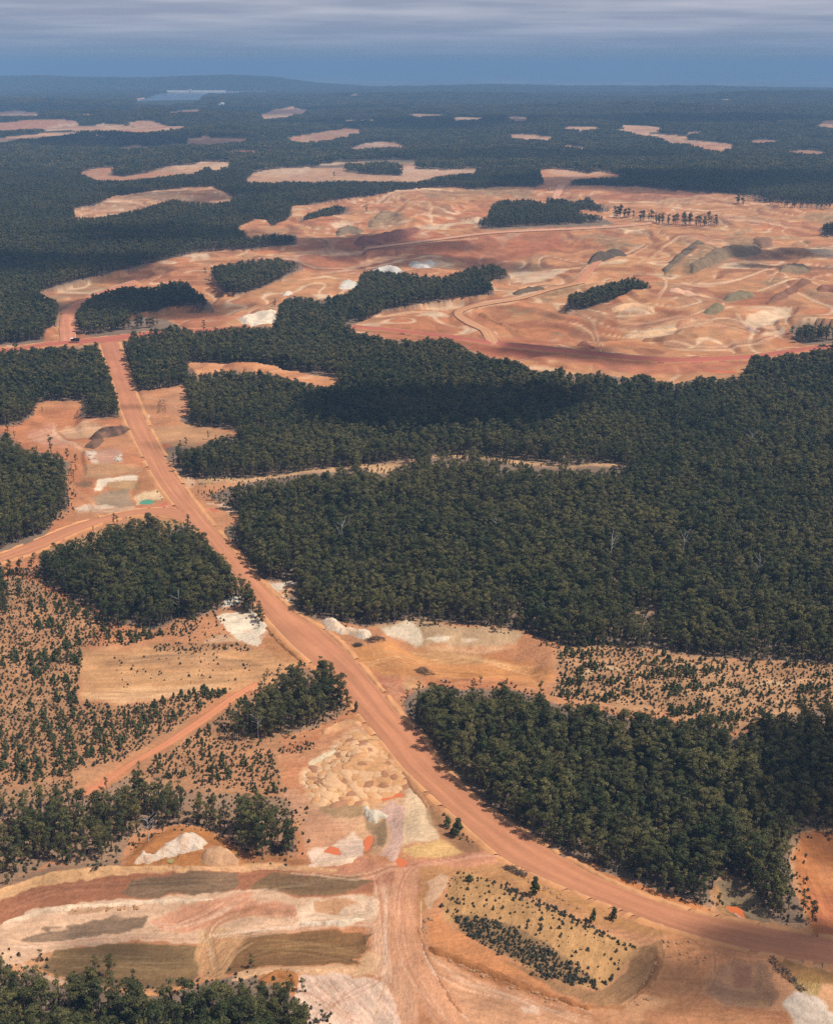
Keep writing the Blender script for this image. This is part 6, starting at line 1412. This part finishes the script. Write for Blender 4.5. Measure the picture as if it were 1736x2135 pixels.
brush('M', 440, 350, 4, 3, 1.4, .2, 'small brush pile at the foot of the white clay ridge')
brush('H', 415, 440, 9, 3, 1.2, -.6, 'low brush pile on the bank at the road junction')
brush('G', 1180, 345, 10, 4, 1.2, .1, 'grey fallen branches at the corner of the open woodland')
brush('H', 1540, 870, 16, 3, 1.6, -1.2, 'dark brush windrow beside the grey pad in the corner')
ROCKS = []
for s in range(5):
    r = np.random.default_rng(900 + s); bm = bmesh.new(); bmesh.ops.create_icosphere(bm, subdivisions=2, radius=1)
    for v in bm.verts:
        q = 1 + .22 * math.sin(3 * v.co.x + s) * math.cos(2.7 * v.co.y + 2 * s) + r.normal(0, .07); v.co *= q; v.co.z *= .7
    me = bpy.data.meshes.new('boulder'); bm.to_mesh(me); bm.free(); ROCKS.append(me)
RK = {}
def boulders(poly, n, s0, s1, mat, lab):
    x, y = world_poly(poly); pl = list(zip(x, y)); k = 0
    while k < n:
        a = rng.uniform(x.min(), x.max()); b = rng.uniform(y.min(), y.max())
        if sdist(pl, np.array([a]), np.array([b]), 5)[0] < 0: continue
        i = int(rng.integers(5)); key = (i, mat.name)
        if key not in RK: m_ = ROCKS[i].copy(); m_.materials.append(mat); RK[key] = m_
        o = link(bpy.data.objects.new('boulder', RK[key])); s = rng.uniform(s0, s1); o.location = (a, b, ground_z(a, b)[0] + s * .25); o.scale = (s, s * rng.uniform(.7, 1.2), s * rng.uniform(.7, 1)); o.rotation_euler = (0, 0, rng.uniform(0, 6)); tag(o, lab, 'boulder', lab); k += 1
boulders(P('Q', (905, 470), (950, 440), (975, 520), (920, 530)), 12, .6, 1.6, M_ROCK, 'white boulder on the ledge between stockpiles and clay pit')
boulders(P('Q', (600, 400), (700, 420), (720, 520), (640, 500)), 10, .5, 1.4, M_ROCK, 'pale boulder on the side of the ledge nearer the left wood')
boulders(P('H', (380, 430), (440, 440), (540, 500), (700, 590), (680, 600), (520, 520)), 34, .25, .7, M_ROCKB, 'brown rock at the foot of the haul road bank')
boulders(P('H', (900, 1000), (1000, 800), (1020, 820), (960, 1000)), 26, .2, .55, M_ROCKB, 'brown rock along the loop track round the planted block')
boulders(P('H', (100, 780), (420, 900), (600, 970), (560, 985), (400, 930), (120, 810)), 40, .25, .7, M_ROCKB, 'brown rubble rock on the ridge below the planted block')
boulders(P('H', (1020, 720), (1160, 740), (1220, 800), (1180, 840), (1060, 800)), 30, .2, .6, M_ROCKB, 'brown rock on the slope between loop track and grey pad')
boulders(P('S', (790, 690), (900, 670), (860, 830), (790, 830)), 12, .3, .8, M_ROCKB, 'dark rock in the gully beside the light access road')
boulders(P('G', (270, 588), (600, 572), (600, 592), (300, 606)), 24, .25, .6, M_ROCKB, 'brown clod on the pale berm beside the graded strip')

# ------------------------------------------------------------------ machines
def boxm(name, mat, *boxes, bev=.06):
    bm = bmesh.new()
    for (cx, cy_, cz_, sx, sy, sz) in boxes:
        r = bmesh.ops.create_cube(bm, size=1)
        for v in r['verts']: v.co.x = v.co.x * sx + cx; v.co.y = v.co.y * sy + cy_; v.co.z = v.co.z * sz + cz_
    bmesh.ops.bevel(bm, geom=bm.edges[:], offset=bev, segments=1, affect='EDGES')
    me = bpy.data.meshes.new(name); bm.to_mesh(me); bm.free(); me.materials.append(mat); return me
def wheel(name, r_, w, mat):
    bm = bmesh.new(); bmesh.ops.create_cone(bm, cap_ends=True, segments=20, radius1=r_, radius2=r_, depth=w)
    for v in bm.verts: v.co = Vector((v.co.x, v.co.z, v.co.y))
    bmesh.ops.bevel(bm, geom=bm.edges[:], offset=.08, segments=1, affect='EDGES')
    me = bpy.data.meshes.new(name); bm.to_mesh(me); bm.free(); me.materials.append(mat); return me
x_, y_, z = at('C', 314, 353)
tr = bpy.data.objects.new('dump_truck', None); link(tr); tr.location = (x_, y_, macro(x_, y_) + .55); tr.rotation_euler = (0, 0, math.radians(190)); tag(tr, 'dark dump truck with a white canopy on the red cross road', 'truck')
bodyv = [(-4.4, -1.9, 2.3), (1.6, -1.9, 1.7), (1.6, 1.9, 1.7), (-4.4, 1.9, 2.3), (-5.0, -2.2, 3.6), (1.9, -2.2, 3.9), (1.9, 2.2, 3.9), (-5.0, 2.2, 3.6)]
bm = bmesh.new(); vv = [bm.verts.new(v) for v in bodyv]
for f in ((0, 3, 2, 1), (0, 1, 5, 4), (1, 2, 6, 5), (2, 3, 7, 6), (3, 0, 4, 7)): bm.faces.new([vv[i] for i in f])
bmesh.ops.solidify(bm, geom=bm.faces[:], thickness=.12); me = bpy.data.meshes.new('dump_body'); bm.to_mesh(me); bm.free(); me.materials.append(M_DARK)
link(bpy.data.objects.new('dump_body', me), tr)
link(bpy.data.objects.new('canopy', boxm('canopy', M_STEEL, (2.9, 0, 4.15, 2.6, 4.2, .22))), tr)
link(bpy.data.objects.new('chassis', boxm('chassis', M_DARK, (-.3, 0, 1.4, 8.4, 1.6, .6), (3.6, 0, 1.7, 1.4, 3.4, 1.0))), tr)
cab = link(bpy.data.objects.new('cab', boxm('cab', M_DARK, (2.9, .9, 3.1, 1.8, 1.6, 1.7))), tr)
link(bpy.data.objects.new('bonnet', boxm('bonnet', M_YELL, (3.3, -.7, 2.6, 1.8, 1.6, .9))), tr)
wm = wheel('tyre', 1.15, .9, M_DARK); rim = wheel('rim', .55, .98, M_YELL)
for wx in (-3.0, 2.8):
    for wy in (-1.9, 1.9): o = link(bpy.data.objects.new('wheel', wm), tr); o.location = (wx, wy, 1.1); link(bpy.data.objects.new('rim', rim), o)
x_, y_, z = at('B', 556, 613)
ex = bpy.data.objects.new('excavator', None); link(ex); ex.location = (x_, y_, z); ex.rotation_euler = (0, 0, .4); tag(ex, 'yellow excavator parked beside the far access road', 'excavator')
for s in (-1, 1): link(bpy.data.objects.new('track', boxm('track', M_DARK, (0, s * 1.4, .55, 4.6, .7, 1.0), bev=.2)), ex)
link(bpy.data.objects.new('body', boxm('body', M_YELL, (-.6, 0, 2.0, 3.8, 3.0, 1.6))), ex); link(bpy.data.objects.new('cab', boxm('cab', M_STEEL, (1.2, .9, 2.8, 1.6, 1.2, 1.9))), ex)
V, F = [], []; tube(V, F, (1, -.2, 2.2), (3.8, -.2, 5.2), .35, .28, 6); tube(V, F, (3.8, -.2, 5.2), (6.0, -.2, 2.6), .26, .18, 6); link(bpy.data.objects.new('boom', mesh_np('boom', np.array(V), np.array(F), M_YELL)), ex)
link(bpy.data.objects.new('bucket', boxm('bucket', M_DARK, (6.1, -.2, 1.9, .9, 1.3, 1.1))), ex)
# dam
def flat1(fr, a, b, z):
    p = P(fr, (a, b)); xx, yy = flatp(p, z); return float(xx[0]), float(yy[0])
DZ = -4.5
ax, ay = flat1('A', 668, 204, DZ); bx_, by_ = flat1('A', 1106, 204.5, DZ)
dam = bpy.data.objects.new('dam', None); link(dam); dam.location = (ax, ay, DZ); tag(dam, 'long pale dam wall across the far end of the reservoir', 'dam')
ln = math.hypot(bx_ - ax, by_ - ay); dam.rotation_euler = (0, 0, math.atan2(by_ - ay, bx_ - ax))
bm = bmesh.new(); prof = [(-16, -6), (-4, 15), (4, 15), (26, -6)]; L0 = [bm.verts.new((0, p[0], p[1])) for p in prof]; L1 = [bm.verts.new((ln * .62, p[0], p[1])) for p in prof]
for i in range(4): bm.faces.new((L0[i], L0[(i + 1) % 4], L1[(i + 1) % 4], L1[i]))
bm.faces.new(L0[::-1]); bm.faces.new(L1); me = bpy.data.meshes.new('wall'); bm.to_mesh(me); bm.free(); me.materials.append(M_CONC); link(bpy.data.objects.new('wall', me), dam)
link(bpy.data.objects.new('saddle_bank', boxm('saddle_bank', M_CONC, (ln * .81, 10, 2, ln * .38 - 4, 14, 14), bev=1)), dam)
xt = ln * (795 - 668) / (1106 - 668)
link(bpy.data.objects.new('tower_shaft', boxm('tower_shaft', M_CONC, (xt, -30, 6, 9, 9, 24))), dam); link(bpy.data.objects.new('tower_house', boxm('tower_house', M_STEEL, (xt, -30, 24, 26, 20, 11))), dam)
link(bpy.data.objects.new('parapet', boxm('parapet', M_STEEL, (ln * .31, 0, 15.9, ln * .62, 5, 1.6), bev=.2)), dam)
def far_house(fr, a, b, w, h, lab):
    x_, y_, z = at(fr, a, b); e = bpy.data.objects.new('far_building', None); link(e); e.location = (x_, y_, z + 10); tag(e, lab, 'building')
    link(bpy.data.objects.new('wall', boxm('wall', M_STEEL, (0, 0, h / 2 - 4, w, w * .7, h + 8))), e)
    bm = bmesh.new(); v = [bm.verts.new(p) for p in [(-w * .55, -w * .4, h), (w * .55, -w * .4, h), (w * .55, w * .4, h), (-w * .55, w * .4, h), (-w * .55, 0, h * 1.35), (w * .55, 0, h * 1.35)]]
    for f in ((0, 1, 5, 4), (2, 3, 4, 5), (0, 4, 3), (1, 2, 5), (0, 3, 2, 1)): bm.faces.new([v[i] for i in f])
    me = bpy.data.meshes.new('roof'); bm.to_mesh(me); bm.free(); me.materials.append(M_STEEL); link(bpy.data.objects.new('roof', me), e)
far_house('A', 918, 268, 14, 9, 'small white building in the far forest'); far_house('A', 928, 268, 20, 14, 'larger white building beside the small one in the far forest')

# ------------------------------------------------------------------ clouds that shade the ground, and the haze
def cloud_mat(name, dens):
    m = bpy.data.materials.new(name); m.use_nodes = True; t = m.node_tree
    for n in list(t.nodes): t.nodes.remove(n)
    o = N('ShaderNodeOutputMaterial', t); v = N('ShaderNodeVolumePrincipled', t); v.inputs['Color'].default_value = (.95, .96, 1, 1); v.inputs['Density'].default_value = dens; v.inputs['Anisotropy'].default_value = .4
    t.links.new(v.outputs[0], o.inputs['Volume']); return m
CB = 1150.0
def cloud(px, py, rx_m, ry_m, od, lab, seed):
    """a small cumulus whose shade falls round the ground point px,py"""
    X_, Y_, Z_ = unproject(np.array([float(px)]), np.array([float(py)]))
    th = max(30.0, .45 * min(rx_m, ry_m)); r = np.random.default_rng(seed)
    bm = bmesh.new(); bmesh.ops.create_icosphere(bm, subdivisions=5, radius=1)
    co = np.array([v.co[:] for v in bm.verts])
    n1 = fbm(co[:, 0] * 1.6 + seed, co[:, 1] * 1.6 + co[:, 2] * .9, seed, 4); n2 = fbm(co[:, 0] * 5 + seed, co[:, 1] * 5 + co[:, 2] * 3, seed + 5, 3)
    k = 1 + 1.1 * n1 + .45 * n2
    for v, q in zip(bm.verts, k):
        v.co.x *= rx_m * q; v.co.y *= ry_m * q; v.co.z *= th * q * (1.0 if v.co.z > 0 else .5)
    for f in bm.faces: f.smooth = True
    me = bpy.data.meshes.new('cloud'); bm.to_mesh(me); bm.free(); me.materials.append(cloud_mat('cloud_vapour', od / (1.2 * th)))
    o = link(bpy.data.objects.new('cloud', me)); t = CB / SUN[2]
    o.location = (X_[0] + SUN[0] * t, Y_[0] + SUN[1] * t, CB); tag(o, lab, 'cloud', 'small clouds over the mine')
CLAB = 'small grey cloud drifting above the mine and casting a shadow'
CL = [(930, 872, 112, 66, 4.2), (760, 890, 52, 26, 2.0), (760, 510, 150, 90, 1.4), (950, 535, 130, 70, 1.1), (620, 545, 60, 40, .9), (1180, 725, 60, 40, 1.5), (1300, 745, 45, 30, .9),
      (1660, 530, 110, 40, 1.6), (1640, 555, 70, 25, 1.0), (1690, 1975, 30, 14, 2.0), (1500, 2035, 20, 8, .9), (1440, 2075, 16, 7, 1.0), (1610, 2085, 12, 6, 1.0), (275, 1985, 17, 5, 1.5), (250, 2045, 16, 5, .8),
      (280, 640, 130, 70, 1.6), (130, 560, 150, 90, 1.6), (1700, 1640, 30, 40, 1.6), (420, 930, 60, 12, .5), (285, 850, 30, 10, .5), (350, 500, 200, 120, 1.0), (1450, 380, 500, 250, 1.5), (900, 260, 700, 500, 1.5), (250, 300, 500, 300, 1.3), (600, 235, 900, 500, .7), (1150, 330, 500, 250, .7), (120, 235, 600, 400, .8), (420, 410, 200, 110, .8), (1500, 250, 900, 500, 1.3)]
for i, (a, b, c_, d_, od) in enumerate(CL): cloud(a, b, c_, d_, od, CLAB, 800 + i)

m = bpy.data.materials.new('haze'); m.use_nodes = True; t = m.node_tree
for n in list(t.nodes): t.nodes.remove(n)
o = N('ShaderNodeOutputMaterial', t); v = N('ShaderNodeVolumePrincipled', t); v.inputs['Color'].default_value = (.265, .465, .745, 1); v.inputs['Density'].default_value = 9.5e-5; v.inputs['Anisotropy'].default_value = 0.0
t.links.new(v.outputs[0], o.inputs['Volume'])
bm = bmesh.new(); bmesh.ops.create_cube(bm, size=1)
for q in bm.verts: q.co = Vector((q.co.x * 420000, (q.co.y + .5) * 135000 - 6000, (q.co.z + .5) * (300 + 262) - 262))
me = bpy.data.meshes.new('haze'); bm.to_mesh(me); bm.free(); me.materials.append(m)
hz_o = link(bpy.data.objects.new('haze', me)); tag(hz_o, 'thin blue haze lying over the whole landscape', 'haze', kind='stuff')
